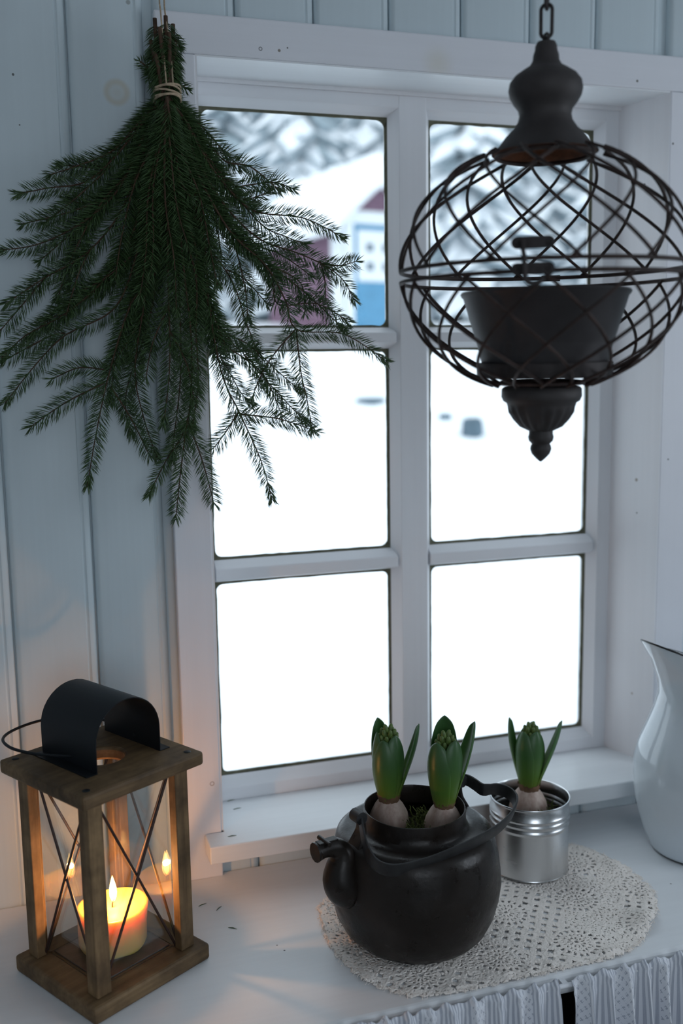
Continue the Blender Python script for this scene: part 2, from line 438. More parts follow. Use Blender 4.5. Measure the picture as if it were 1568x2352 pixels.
def snowfn(a, b):
    x = -0.32 + (SW + 0.64) * a; y = -.34 + (SD + .68) * b
    d = 1 - abs(x - SW / 2) / (SW / 2 + .32)
    edge = min(a, 1 - a, b, 1 - b) * 12; e = min(1, edge) ** 0.4
    base = SH + SR - (SR / (SW / 2)) * abs(x - SW / 2)
    top = base + .06 + .52 * e + 0.03 * noise.noise(Vector((x * 2, y * 2, 3)))
    top -= 0.10 * max(0, 1 - abs(x - SW / 2) / 0.3)
    return (x, y, top)
sn.grid(28, 28, snowfn)
so = sn.obj('roof_snow', m_snow, shed, smooth=80)
md = so.modifiers.new('thick', 'SOLIDIFY'); md.thickness = 0.10; md.offset = -1
# conifers with snow on their boughs
m_fir = plain('hazed_fir_foliage', (0.36, 0.43, 0.47), 0.9, var=0.3, vscale=6)  # pale grey-blue: winter haze painted into the foliage colour
m_bark = plain('bark', (0.07, 0.05, 0.04), 0.9, var=0.3)
def conifer(x, y, h, r, label, group):
    z = ground_z(x, y)
    t = empty('snowy_conifer', (x, y, z - .1), label, 'tree', group)
    MB().tube([(0, 0, 0), (0, 0, h * .55), (0, 0, h)], [r * .09, r * .06, .01], 8).obj('trunk', m_bark, t)
    fo = MB(); sw = MB()
    layers = int(h / 0.34)
    for i in range(layers):
        f = i / layers; zz = h * (0.08 + 0.92 * f); rr = r * (1 - f) ** 0.8 * (0.8 + .4 * rnd.random()) + .12
        nb = max(5, int(11 * (1 - f) + 5)); a0 = rnd.random() * 6
        for k in range(nb):
            if rnd.random() < .12: continue
            a = a0 + 2 * PI * k / nb + rnd.uniform(-.2, .2); L = rr * rnd.uniform(.7, 1.1); dr = rnd.uniform(.3, .6) * L
            c, s = math.cos(a), math.sin(a); wd = L * rnd.uniform(.20, .34)
            P = lambda d, w, u: (c * d - s * w, s * d + c * w, zz + u)
            vs_ = [P(0, 0, .1), P(L * .5, -wd, -dr * .45), P(L * .5, wd, -dr * .45), P(L, 0, -dr), P(L * .5, 0, -dr * .18), P(L * .5, 0, -dr * .45 - .28)]
            fs = [(0, 1, 4), (0, 4, 2), (1, 3, 4), (4, 3, 2), (0, 5, 1), (0, 2, 5), (1, 5, 3), (2, 3, 5)]
            fo.add(vs_, fs)
            if rnd.random() < .9:
                q = rnd.uniform(.75, 1.0); th = rnd.uniform(.10, .22)
                ws = [P(L * .12, 0, .06), P(L * .52, -wd * q, -dr * .42), P(L * .52, wd * q, -dr * .42), P(L * .98, 0, -dr + .02), P(L * .52, 0, -dr * .18 + th), P(L * .3, -wd * .6, -dr * .2 + th * .5), P(L * .3, wd * .6, -dr * .2 + th * .5)]
                sw.add(ws, [(0, 5, 4), (5, 1, 4), (0, 4, 6), (6, 4, 2), (1, 3, 4), (4, 3, 2), (0, 1, 5), (0, 6, 2)])
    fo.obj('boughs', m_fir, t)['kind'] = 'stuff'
    sw.obj('bough_snow', m_snow, t, smooth=60)['kind'] = 'stuff'
TREES = [(330, 21.5, 9.0, 1.75), (700, 22.5, 9.5, 1.75), (1075, 21.5, 9.0, 1.75), (1450, 22, 9.5, 1.75),
         (180, 27, 11.5, 2.05), (520, 27.5, 12, 2.05), (860, 27, 11.5, 2.05), (1200, 27.5, 12, 2.05), (1540, 27, 11.5, 2.05),
         (340, 33, 14.5, 2.35), (680, 33, 14, 2.35), (1020, 33.5, 14.5, 2.35), (1360, 33, 14, 2.35),
         (170, 39.5, 17, 2.6), (480, 39.5, 17.5, 2.6), (790, 39.5, 17, 2.6), (1100, 39.5, 17.5, 2.6), (1410, 39.5, 17, 2.6)]
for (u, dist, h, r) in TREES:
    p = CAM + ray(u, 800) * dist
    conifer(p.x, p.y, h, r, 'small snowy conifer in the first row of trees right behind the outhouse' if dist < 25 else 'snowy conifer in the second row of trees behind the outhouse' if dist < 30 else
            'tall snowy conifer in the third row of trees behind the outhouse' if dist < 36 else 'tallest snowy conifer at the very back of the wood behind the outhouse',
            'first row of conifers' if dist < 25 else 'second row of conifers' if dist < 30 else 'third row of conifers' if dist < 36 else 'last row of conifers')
m_stone = plain('dark_stone', (0.10, 0.15, 0.19), 0.8, var=0.3, vscale=8)
for (u, v, dist, w, h, lab) in ((1085, 905, 9.6, .22, .17, 'dark square stone poking out of the snow in the yard'), (1022, 880, 10.2, .14, .05, 'small grey stone nearly buried in snow beside the square stone'), (850, 858, 11.0, .34, .05, 'low dark stone half buried in the snowy slope below the outhouse')):
    p = CAM + ray(u, v) * dist; zz = ground_z(p.x, p.y)
    mb = MB(); mb.lathe([(0.001, h), (w * .32, h * .98), (w * .46, h * .8), (w * .5, h * .3), (w * .52, -.1)], 10, wob=lambda r, z, a: r * (1 + .22 * noise.noise(Vector((math.cos(a) * 2, math.sin(a) * 2, z * 9)))))
    o = mb.obj('stone', m_stone, None, (p.x, p.y, zz), smooth=50); tag(o, lab, 'stone')

# ------------------------------------------------------------------ worktop, rod, curtains
BF = -0.425
bt = MB().box(-1.2, 1.5, BF, -0.0, -0.032, 0.0).obj('worktop', m_bench, None, bevel=0.007, seg=3)
bt.location.y = -0.0005
tag(bt, 'long white painted worktop under the window', 'worktop')
cab = empty('base_cabinet', (0.15, -0.2, FL), 'open cabinet below the white worktop, hidden by curtains', 'cabinet')
m_cab = plain('shade_dark_cabinet_boards', (0.035, 0.028, 0.022), 0.7, var=0.3)  # near-black colour paints the deep shade behind the curtain gap
for xx in (-1.18, 1.44): MB().box(xx - .15, xx - .11, -.195, .19, 0, -FL - .032).obj('side_panel', m_cab, cab)
MB().box(-1.29, 1.29, -.195, .185, .08, .11).obj('bottom_shelf', m_cab, cab)
MB().box(-1.29, 1.29, .175, .19, .11, -FL - .034).obj('shade_back_panel', m_cab, cab)  # added so no lit wall shows through the curtain gap
m_rod = plain('white_rod', (0.78, 0.80, 0.84), 0.35)
RY, RZ = -0.4375, -0.0085
ro = MB().tube([(-1.15, RY, RZ), (1.45, RY, RZ)], 0.0034, 10).obj('curtain_rod', m_rod, None, smooth=40); tag(ro, 'thin white curtain rod along the front edge of the worktop', 'rod')
for xx in (-1.1, 0.38, 1.42): MB().box(xx - .004, xx + .004, RY, BF - .0003, RZ - .003, RZ + .003).obj('bracket', m_rod, ro)
def curtain_material():
    t = NT('striped_curtain_cloth'); tc = t.n('ShaderNodeTexCoord'); sp = t.n('ShaderNodeSeparateXYZ'); t.l(tc.outputs['UV'], sp.inputs[0])
    u = sp.outputs[0]; v = sp.outputs[1]
    # uv in metres of cloth
    st = t.math('SINE', t.math('MULTIPLY', u, 2 * PI / 0.0072))
    st2 = t.math('SINE', t.math('MULTIPLY', u, 2 * PI / 0.00095))
    stripe = t.math('MULTIPLY', t.math('GREATER_THAN', st, 0.0), t.math('ADD', t.math('MULTIPLY', t.math('GREATER_THAN', st2, -0.1), 0.45), 0.45))
    band = t.math('GREATER_THAN', t.math('SINE', t.math('MULTIPLY_ADD', u, 2 * PI / 0.100, 0.6)), 0.55)     # floral band
    # little flowers and sprigs inside the band
    cu = t.math('MULTIPLY', t.math('SINE', t.math('MULTIPLY', u, 2 * PI / 0.011)), t.math('SINE', t.math('MULTIPLY', v, 2 * PI / 0.013)))
    cu2 = t.math('MULTIPLY', t.math('SINE', t.math('MULTIPLY_ADD', u, 2 * PI / 0.0036, 1)), t.math('SINE', t.math('MULTIPLY', v, 2 * PI / 0.0042)))
    fl = t.math('MULTIPLY', t.math('GREATER_THAN', t.math('ADD', cu, t.math('MULTIPLY', cu2, .6)), 0.55), 0.75)
    pat = t.n('ShaderNodeMix', data_type='FLOAT'); t.l(band, pat.inputs[0]); t.l(stripe, pat.inputs[2]); t.l(fl, pat.inputs[3])
    col = t.mix(pat.outputs[0], (0.74, 0.76, 0.81), (0.34, 0.37, 0.44))
    t.base(col); t.set(Roughness=0.9, Specular_IOR_Level=0.1)
    wv = t.noise(t.coord('UV', (900, 900, 1)), 1, 2); t.bump(wv, 0.25, 0.0006)
    return t.m
m_curt = curtain_material()
def curtain(x0, x1, seed, label):
    r = random.Random(seed); L = x1 - x0
    n = int(L / 0.0016); folds = []
    xx = 0.0
    ph = r.random() * 6; phs = []
    for i in range(n + 1):
        phs.append(ph); ph += (L / n) * 2 * PI / (0.030 + 0.014 * noise.noise(Vector((i * L / n * 22, seed, 0))))
    zs = [0.0065, 0.005, 0.0028, 0.0, -0.004, -0.0085, -0.014, -0.022, -0.035, -0.055, -0.085, -0.13, -0.2, -0.32, -0.5, -0.82]
    vs_ = []; uv = []; u = 0; us = []
    for i in range(n + 1):
        us.append(u); s_ = L / n; u += s_ * (1.35 + .35 * math.cos(phs[i]) ** 2)
    for j, dz in enumerate(zs):
        for i in range(n + 1):
            X = x0 + L * i / n; env = 0.85 + .5 * noise.noise(Vector((X * 14, seed, 3)))
            if dz > -0.012:
                a = 0.0052 * env; yo = -0.0075
                y = RY + yo - a * math.sin(phs[i]) - 0.0012 * math.sin(phs[i] * 2.3)
                if dz > 0: y = RY + (yo - a * math.sin(phs[i])) * max(0.1, 1 - dz / 0.008) 
            else:
                k = min(1, (-dz - .012) / .1)
                a = (0.0065 + .014 * k) * env
                y = RY - .0090 - .008 * k - a * math.sin(phs[i] * (1 - .0 * k) + 0.5 * noise.noise(Vector((X * 9, dz * 5, seed))))
            z = RZ + 0.0045 + dz + (0.0030 * math.sin(phs[i] + 1) + 0.0022 * math.sin(phs[i] * 1.7)) * (1 if dz > -.01 else max(0, 1 - (-dz - .01) / .02))
            X2 = X + 0.0035 * math.cos(phs[i]) * min(1, max(0.35, -dz * 14))
            vs_.append((X2, y, z)); uv.append((us[i], dz))
    nn = n + 1
    fs = [(j * nn + i, j * nn + i + 1, (j + 1) * nn + i + 1, (j + 1) * nn + i) for j in range(len(zs) - 1) for i in range(n)]
    me = bpy.data.meshes.new('curtain'); me.from_pydata(vs_, [], fs)
    ul = me.uv_layers.new(name='cloth')
    for lp in me.loops: ul.data[lp.index].uv = uv[lp.vertex_index]
    me.shade_smooth()
    o = link('curtain', me, m_curt); md = o.modifiers.new('cloth', 'SOLIDIFY'); md.thickness = 0.0007
    tag(o, label, 'curtain', 'striped curtains under the worktop')
    return o
curtain(-0.35, 0.3655, 3, 'grey and white striped curtain ending beside the dark gap, below the black kettle')
curtain(0.388, 1.25, 11, 'grey and white striped gathered curtain hanging below the lace doily and white pitcher')

# ------------------------------------------------------------------ lace doily
m_lace = None
def lace_material():
    t = NT('cream_crochet_cotton'); v = t.coord('Object')
    f = t.noise(v, 260, 4, .7); g = t.noise(v, 18, 3, .6)
    c = t.mix(g, (0.90, 0.82, 0.75), (0.96, 0.91, 0.86)); c = t.mix(t.math('MULTIPLY', f, .3), c, (0.66, 0.61, 0.56))
    t.base(c); t.set(Roughness=0.95, Specular_IOR_Level=0.05)
    wv = t.n('ShaderNodeTexVoronoi'); wv.inputs['Scale'].default_value = 420; t.l(v, wv.inputs['Vector'])
    t.bump(t.math('ADD', f, wv.outputs['Distance']), 0.5, 0.0010); return t.m
m_lace = lace_material()
DC = Vector((0.365, -0.275))
DB = [(.1103, -.2129), (.118, -.165), (.1054, -.2579), (.1117, -.3094), (.1306, -.364), (.1521, -.3889), (.1743, -.4085), (.207, -.416), (.2321, -.4185), (.2629, -.4190), (.2966, -.4185), (.3316, -.4170), (.3746, -.4165), (.4081, -.4170), (.4389, -.4165), (.4847, -.4130), (.5503, -.3758), (.5989, -.3249), (.6198, -.2859), (.6252, -.2315), (.6134, -.175), (.5996, -.1306), (.5755, -.1050), (.53, -.085), (.44, -.0795), (.32, -.0795), (.22, -.09), (.16, -.115)]
DB = sorted([(math.atan2(y - DC.y, x_ - DC.x), math.hypot(x_ - DC.x, y - DC.y)) for x_, y in DB])
def dr_(a):
    n = len(DB)
    for i in range(n):
        a0, r0 = DB[i]; a1, r1 = DB[(i + 1) % n]
        if i == n - 1: a1 += 2 * PI
        aa = a if a >= a0 else a + 2 * PI
        if a0 <= aa <= a1: return r0 + (r1 - r0) * (aa - a0) / max(1e-9, a1 - a0)
    return DB[0][1]
def build_doily():
    st = 0.0016; nx = int(.54 / st); ny = int(.36 / st); X0, Y0 = .095, -.4215
    hexs = 0.118; ros = []
    for i in range(-6, 7):
        for j in range(-5, 6):
            ros.append((DC.x + i * hexs + (j % 2) * hexs / 2 + .012, DC.y + j * hexs * .866 + .008))
    idx = {}; vs_ = []; fs = []
    def hole(x, y, a, r, R):
        w = Vector((x * 40, y * 40, 0)); x += .002 * noise.noise(w); y += .002 * noise.noise(w + Vector((9, 4, 0)))
        if R - r < 0.008: 
            return noise.noise(Vector((x * 420, y * 420, 2))) > .38
        best = min(ros, key=lambda q: (q[0] - x) ** 2 + (q[1] - y) ** 2)
        dx, dy = x - best[0], y - best[1]; d = math.hypot(dx, dy); p = math.atan2(dy, dx)
        if d < .0030: return True
        if .007 < d < .0125: return math.cos(11 * p) > .35
        if .0165 < d < .0205: return math.cos(20 * p) > .45
        if .0265 < d < .0325: return math.cos(20 * p) > .15
        if d >= .0375:
            c, s = math.cos(.6), math.sin(.6); u = c * x - s * y; v = s * x + c * y
            wn = noise.noise(Vector((x * 55, y * 55, 7)))
            if noise.noise(Vector((x * 9, y * 9, 7))) > .0:
                per = .0165; fu = (u / per + .10 * wn) % 1; fv = (v / per + .10 * wn) % 1
                return .27 + .1 * wn < fu < .72 and .28 < fv < .72 - .1 * wn
            return noise.noise(Vector((x * 330, y * 330, 3))) > .30
        return noise.noise(Vector((x * 500, y * 500, 1))) > .5
    def vert(i, j):
        if (i, j) in idx: return idx[(i, j)]
        x = X0 + i * st; y = Y0 + j * st
        jx = .0006 * noise.noise(Vector((x * 700, y * 700, 3))); jy = .0006 * noise.noise(Vector((x * 700, y * 700, 8)))
        a = math.atan2(y - DC.y, x - DC.x); r = math.hypot(x - DC.x, y - DC.y); R = dr_(a)
        z = .0018 + .0011 * noise.noise(Vector((x * 330, y * 330, 4))) + .0009 * max(0, noise.noise(Vector((x * 120, y * 120, 4))))
        # ripples where nothing weighs the cloth down
        fk = math.hypot(x - .238, y + .26) - .10; fc = math.hypot(x - .478, y + .15) - .07
        free = max(0, min(1, min(fk, fc) / .04))
        z += free * (.004 * max(0, noise.noise(Vector((x * 18, y * 18, 6)))) + .0075 * max(0, 1 - abs((R - r) - .012) / .016) * max(0, noise.noise(Vector((a * 5, 1, 2))) + .15))
        if x > .52 and y < -.29: z += .012 * math.exp(-((x - .56) ** 2 + (y + .355) ** 2) / .0006)
        if min(fk, fc) <= 0: z = min(z, .0027)
        idx[(i, j)] = len(vs_); vs_.append((x + jx, y + jy, max(.0014, z))); return idx[(i, j)]
    for j in range(ny):
        for i in range(nx):
            x = X0 + (i + .5) * st; y = Y0 + (j + .5) * st
            a = math.atan2(y - DC.y, x - DC.x); r = math.hypot(x - DC.x, y - DC.y)
            R = dr_(a) + .0035 * abs(math.sin(a * 34)) + .004 * noise.noise(Vector((a * 30, 2, 0))) - .002
            if r > R: continue
            if hole(x, y, a, r, R): continue
            fs.append((vert(i, j), vert(i + 1, j), vert(i + 1, j + 1), vert(i, j + 1)))
    me = bpy.data.meshes.new('doily'); me.from_pydata(vs_, [], fs); me.shade_smooth()
    o = link('lace_doily', me, m_lace); md = o.modifiers.new('yarn', 'SOLIDIFY'); md.thickness = .0012; md.offset = -1
    return o
dl = build_doily(); tag(dl, 'cream crocheted lace doily under the kettle and the tin can', 'doily')
fr_ = MB()   # loose threads at the edge
for k in range(420):
    a = rnd.uniform(-PI, PI); R = dr_(a) - .002; p = Vector((DC.x + R * math.cos(a), DC.y + R * math.sin(a), .003))
    aa = a + rnd.uniform(-1.2, 1.2); L = rnd.uniform(.003, .009)
    q = p + Vector((math.cos(aa), math.sin(aa), 0)) * L
    q.y = max(q.y, -.4225)
    m_ = (p + q) / 2 + Vector((0, 0, rnd.uniform(.0005, .003)))
    q.z = .0012
    fr_.tube([p, m_, q], .00035, 4)
fo_ = fr_.obj('loose_threads', m_lace, dl); fo_['kind'] = 'stuff'

# ------------------------------------------------------------------ wooden candle lantern
def aged_wood(name, axis, c0, c1):
    t = NT(name); sc = {'z': (70, 70, 5), 'x': (5, 70, 70), 'y': (70, 5, 70)}[axis]
    v = t.coord('Object', sc); g = t.noise(v, 1.0, 6, .65); b = t.noise(t.coord('Object', (14, 14, 14)), 1, 4, .6)
    c = t.ramp(g, [(.25, c0), (.75, c1)]); c = t.mix(t.ramp(b, [(.42, (0, 0, 0)), (.68, (.75, .75, .75))]), c, tuple(x_ * .35 for x_ in c0))
    t.base(c); t.set(Roughness=.6, Specular_IOR_Level=.3); t.bump(g, .35, .0008); return t.m
WD0, WD1 = (0.095, 0.056, 0.027), (0.31, 0.200, 0.100)
m_wz = aged_wood('aged_wood_upright', 'z', WD0, WD1); m_wx = aged_wood('aged_wood_level', 'x', tuple(x * .85 for x in WD0), tuple(x * .8 for x in WD1))
m_blk = plain('black_sheet_metal', (0.006, 0.008, 0.011), 0.45, 0.0, bump=.06, bscale=200, spec=0.28)
m_rodm = plain('brown_metal_rod', (0.045, 0.025, 0.020), 0.5, 0.3)
m_lglass = thin_glass('lantern_glass', refl=1.0)
LA = math.radians(31.5)
lan = empty('candle_lantern', (-.190, -.206, .0), 'wooden lantern with glass sides and black arched metal top', 'lantern', rz=LA)
MB().box(-.094, .0955, -.0935, .091, 0, .023).obj('base', m_wx, lan, bevel=.004)
ZT = .302; TH = .019
for sx in (-1, 1):
    for sy in (-1, 1):
        po = MB(); c = .0685; w = .0108
        po.prism([(sx * (c - w), sy * (c - w + .007)), (sx * (c - w + .007), sy * (c - w + .007)), (sx * (c - w + .007), sy * (c - w)), (sx * (c + w), sy * (c - w)), (sx * (c + w), sy * (c + w)), (sx * (c - w), sy * (c + w))], 'z', .0228, ZT - TH + .0002)
        po.obj('post', m_wz, lan, bevel=.0012)
def holed_board(h, r, z0, z1, n=48):
    mb = MB(); vs_ = []; fs = []
    def sq(a):
        c, s = math.cos(a), math.sin(a); k = h / max(abs(c), abs(s)); return (c * k, s * k)
    for z in (z0, z1):
        for k in range(n):
            a = 2 * PI * (k + .0) / n; vs_.append((*sq(a), z))
        for k in range(n):
            a = 2 * PI * k / n; vs_.append((r * math.cos(a), r * math.sin(a), z))
    for k in range(n):
        q = (k + 1) % n
        fs += [(k, q, n + q, n + k), (2 * n + k, 3 * n + k, 3 * n + q, 2 * n + q), (k, 2 * n + k, 2 * n + q, q), (n + k, n + q, 3 * n + q, 3 * n + k)]
    return mb.add(vs_, fs)
holed_board(.0955, .030, ZT - TH, ZT).obj('top_board', m_wx, lan, bevel=.004)
for sx in (-1, 1):
    for sy in (-1, 1):
        MB().lathe([(.0, .0009), (.0040, .0009), (.0050, .0003), (.0051, -.001)], 12, (sx * .080, sy * .080, ZT)).obj('screw', m_blk, lan, smooth=40)
MB().box(-.0555, .0555, -.0555, .0555, .0228, .0255).obj('metal_tray', plain('sooty_tray', (0.055, 0.045, 0.042), 0.45, .4, var=.5, vscale=25, bump=.3), lan, bevel=.001)
for k in range(4):
    a = k * PI / 2; R = Matrix.Rotation(a, 4, 'Z')
    me = MB().box(-.0605, .0605, -.0598, -.0582, .0230, ZT - TH - .0004).mesh('pane'); me.transform(R)
    link('pane', me, m_lglass, lan)
    for s in (-1, 1):
        mb = MB(); pts = [Vector((-.060 * s, -.0635 - .0022 * (s > 0), .0245)), Vector((0, -.0640 - .0030 * (s > 0), .153)), Vector((.060 * s, -.0635 - .0022 * (s > 0), ZT - TH - .001))]
        mb.tube([R @ p for p in pts], .0019, 8); mb.obj('cross_rod', m_rodm, lan, smooth=50)
# arched chimney cover: legs, half round, flanges
ar = []; hw = .050; leg = .036
prof = [(-hw - .0165, .0), (-hw, .0)]
prof += [(-hw, leg * k / 3) for k in (1, 2, 3)] + [(-hw * math.cos(PI * k / 18), leg + hw * math.sin(PI * k / 18)) for k in range(1, 18)] + [(hw, leg * k / 3) for k in (3, 2, 1, 0)] + [(hw + .0165, 0.0)]
mb = MB(); n = len(prof); vs_ = []; fs = []
off = []
for i, p in enumerate(prof):   # shell of 1.2 mm
    a = prof[max(i - 1, 0)]; b = prof[min(i + 1, n - 1)]; tx, tz = b[0] - a[0], b[1] - a[1]; L = math.hypot(tx, tz); nx, nz = -tz / L, tx / L
    off.append((p[0] + nx * .0012, p[1] + nz * .0012))
poly = prof + off[::-1]
for y in (-.050, .074):
    vs_ += [(p[0] + .008, y, ZT + .0003 + p[1]) for p in prof] + [(p[0] + .008, y, ZT + .0003 + p[1]) for p in off]
m2 = 2 * n
for i in range(n - 1):
    fs += [(i, i + 1, m2 + i + 1, m2 + i), (n + i, m2 + n + i, m2 + n + i + 1, n + i + 1), (i, n + i, n + i + 1, i + 1), (m2 + i, m2 + i + 1, m2 + n + i + 1, m2 + n + i)]
fs += [(0, m2, m2 + n, n), (n - 1, 2 * n - 1, m2 + 2 * n - 1, m2 + n - 1)]
mb.add(vs_, fs); tag(mb.obj('chimney_cover', m_blk, lan, smooth=30), 'black arched sheet metal cover')
# wire bail folded back towards the far side
bail = [(-.0405, .004, ZT + .0105), (-.046, .012, ZT + .0105), (-.060, .036, ZT + .010), (-.072, .066, ZT + .010), (-.076, .100, ZT + .010), (-.066, .134, ZT + .010), (-.040, .153, ZT + .010), (.0, .156, ZT + .011), (.036, .140, ZT + .0115), (.060, .100, ZT + .012), (.066, .050, ZT + .011), (.062, .012, ZT + .0105), (.0565, .004, ZT + .0105)]
MB().tube(spline(bail, 6), .0021, 8).obj('bail', m_blk, lan, smooth=60)

# candle: a thing of its own inside the lantern
def wax_material():
    t = NT('yellow_candle_wax'); t.base((0.80, 0.50, 0.13)); t.set(Roughness=.35, Subsurface_Weight=1.0, Subsurface_Scale=0.022)
    t.b.inputs['Subsurface Radius'].default_value = (1.0, .70, .30); return t.m
m_wax = wax_material()
cu, cv = math.cos(LA), math.sin(LA)
cpos = Vector((-.190 + .004, -.206 + .0135, .0258))
can_ = empty('pillar_candle', cpos, 'burning yellow pillar candle with melted rim inside the wooden lantern', 'candle')
CH = .054; CR = .0465
def waxw(r, z, a):
    if r < CR * .6: return r
    k = 1 + .05 * noise.noise(Vector((math.cos(a) * 1.6, math.sin(a) * 1.6, z * 22)))
    if z > CH * .7: k += .05 * max(0, math.cos(a - .3)) + .03 * math.sin(3 * a)
    return r * k
prof = [(.0005, .0), (CR * .96, .0), (CR, .004), (CR, CH * .5), (CR * 1.0, CH * .8), (CR * 1.02, CH * .98), (CR * .96, CH * 1.01), (CR * .90, CH * .985), (CR * .82, CH * .955), (CR * .5, CH * .94), (.0005, CH * .935)]
MB().lathe(prof, 48, wob=waxw).obj('wax', m_wax, can_, smooth=60)
MB().tube([(0, 0, CH * .92), (.0005, 0, CH * .92 + .007), (.003, .001, CH * .92 + .012)], .0011, 6).obj('wick', plain('burnt_wick', (.02, .012, .008), .9), can_)
t = NT('flame'); t.t.nodes.remove(t.b)
em = t.n('ShaderNodeEmission'); tc = t.coord('Generated'); sp = t.n('ShaderNodeSeparateXYZ'); t.l(tc, sp.inputs[0])
t.l(t.ramp(sp.outputs[2], [(0, (1.0, .22, .03)), (.22, (1, .50, .12)), (.55, (1, .66, .25)), (1, (1, .50, .10))]), em.inputs['Color']); em.inputs['Strength'].default_value = 9.0
trf = t.n('ShaderNodeBsdfTransparent'); ad = t.n('ShaderNodeAddShader'); t.l(em.outputs[0], ad.inputs[0]); t.l(trf.outputs[0], ad.inputs[1]); t.l(ad.outputs[0], t.out.inputs['Surface'])
FLZ = CH * .92 + .008
fl = MB().lathe([(.0003, 0), (.0026, .003), (.0046, .008), (.0053, .014), (.0048, .021), (.0034, .028), (.0017, .034), (.0002, .039)], 20).obj('flame', t.m, can_, (.002, 0, FLZ), smooth=80)
pl = bpy.data.lights.new('candle_light', 'POINT'); pl.energy = 1.25; pl.color = (1.0, .42, .135); pl.shadow_soft_size = .004
po_ = bpy.data.objects.new('candle_light', pl); COL.objects.link(po_); po_.location = cpos + Vector((.002, 0, FLZ + .020)); 

# ------------------------------------------------------------------ black kettle
def kettle_metal():
    t = NT('blackened_copper'); v = t.coord('Object')
    f = t.noise(v, 18, 6, .65); g = t.noise(v, 55, 5, .65)
    c = t.ramp(f, [(.3, (.0085, .0060, .0048)), (.55, (.0155, .0110, .0088)), (.75, (.026, .020, .017))])
    c = t.mix(t.ramp(g, [(.62, (0, 0, 0)), (.78, (.6, .6, .6))]), c, (.034, .031, .033))
    t.base(c); t.set(Roughness=t.math('MULTIPLY_ADD', t.ramp(t.noise(v, 30, 6, .7), [(.3, (.0, .0, .0)), (.7, (1, 1, 1))]), .34, .20), Metallic=.1, Specular_IOR_Level=.34)
    t.bump(t.math('ADD', f, t.math('MULTIPLY', g, .5)), .4, .002); return t.m
m_ket = kettle_metal()
m_band = plain('worn_iron_band', (.022, .022, .023), .5, .2, var=.4, vscale=60, bump=.25, bscale=120)
KC = Vector((.235, -.262, 0.0028))
ket = empty('kettle', KC, 'old blackened kettle planted with two hyacinths on the lace doily', 'kettle')
kp = [(.0005, .0), (.083, .0), (.091, .003), (.1015, .015), (.1112, .035), (.1175, .060), (.1195, .080), (.118, .100), (.1155, .122), (.1120, .139), (.1085, .1505), (.1045, .1570), (.0985, .1590), (.087, .1585), (.0785, .1600), (.0745, .1635), (.0730, .172), (.0725, .1855), (.0722, .1875), (.0708, .1875), (.0702, .185), (.0712, .160), (.085, .156), (.100, .150), (.112, .10), (.112, .06), (.09, .012), (.0005, .008)]
def kw(r, z, a):
    return r * (1 + .012 * noise.noise(Vector((math.cos(a) * 1.5, math.sin(a) * 1.5, z * 14))) + (.014 * noise.noise(Vector((math.cos(a) * 2.3, math.sin(a) * 2.3, 9))) if .165 < z else 0)) if r > .01 else r
kp = [(r * (1.03 if .002 < z < .153 and i < 14 else 1.0), z) for i, (r, z) in enumerate(kp)]
MB().lathe(kp, 72, wob=kw).obj('body', m_ket, ket, smooth=42)
def kl(u, v, z): return on_z(u, v, z) - KC
# spout: stout bulb at the wall, bends up and out
SA = math.radians(195)
sd = Vector((math.cos(SA), math.sin(SA), 0))
def sp_(r, z): return sd * r + Vector((0, 0, z))
spts = [sp_(.088, .100), sp_(.104, .096), sp_(.118, .101), sp_(.1245, .115), sp_(.124, .131), sp_(.123, .146), sp_(.128, .158), sp_(.139, .164), sp_(.153, .165), sp_(.161, .164)]
srad = [.026, .028, .0285, .0265, .0225, .0180, .0145, .0125, .0115, .0122]
ss = spline(spts, 4); rr = []
for i in range(len(spts) - 1):
    for k in range(4): rr.append(srad[i] + (srad[i + 1] - srad[i]) * k / 4)
rr.append(srad[-1])
spo = MB().tube(ss, rr, 20).obj('spout', m_ket, ket, smooth=60)
# hinged flap on the spout mouth
fl_ = MB(); e = ss[-1]; sdn = Vector((-sd.y, sd.x, 0))
poly = []
for k in range(12):
    a = 2 * PI * k / 12; poly.append(e + sd * (.002) + sdn * (.0135 * math.cos(a)) + Vector((0, 0, .0135 * math.sin(a))))
fl_.add(poly + [p + sd * .003 for p in poly], [tuple(range(12))[::-1], tuple(range(12, 24))] + [(k, (k + 1) % 12, 12 + (k + 1) % 12, 12 + k) for k in range(12)])
fl_.obj('mouth_flap', m_ket, spo, smooth=40)
MB().tube([e - sd * .010 + sdn * -.014 + Vector((0, 0, .0125)), e - sd * .010 + sdn * .014 + Vector((0, 0, .0125))], .0032, 10).obj('hinge_pin', m_ket, spo, smooth=40)
MB().box(-.015, .015, -.006, .006, -.0015, .0015).obj('flap_leaf', m_ket, spo, e - sd * .014 + Vector((0, 0, .0115)), bevel=.0008).rotation_euler = (0, 0, SA)
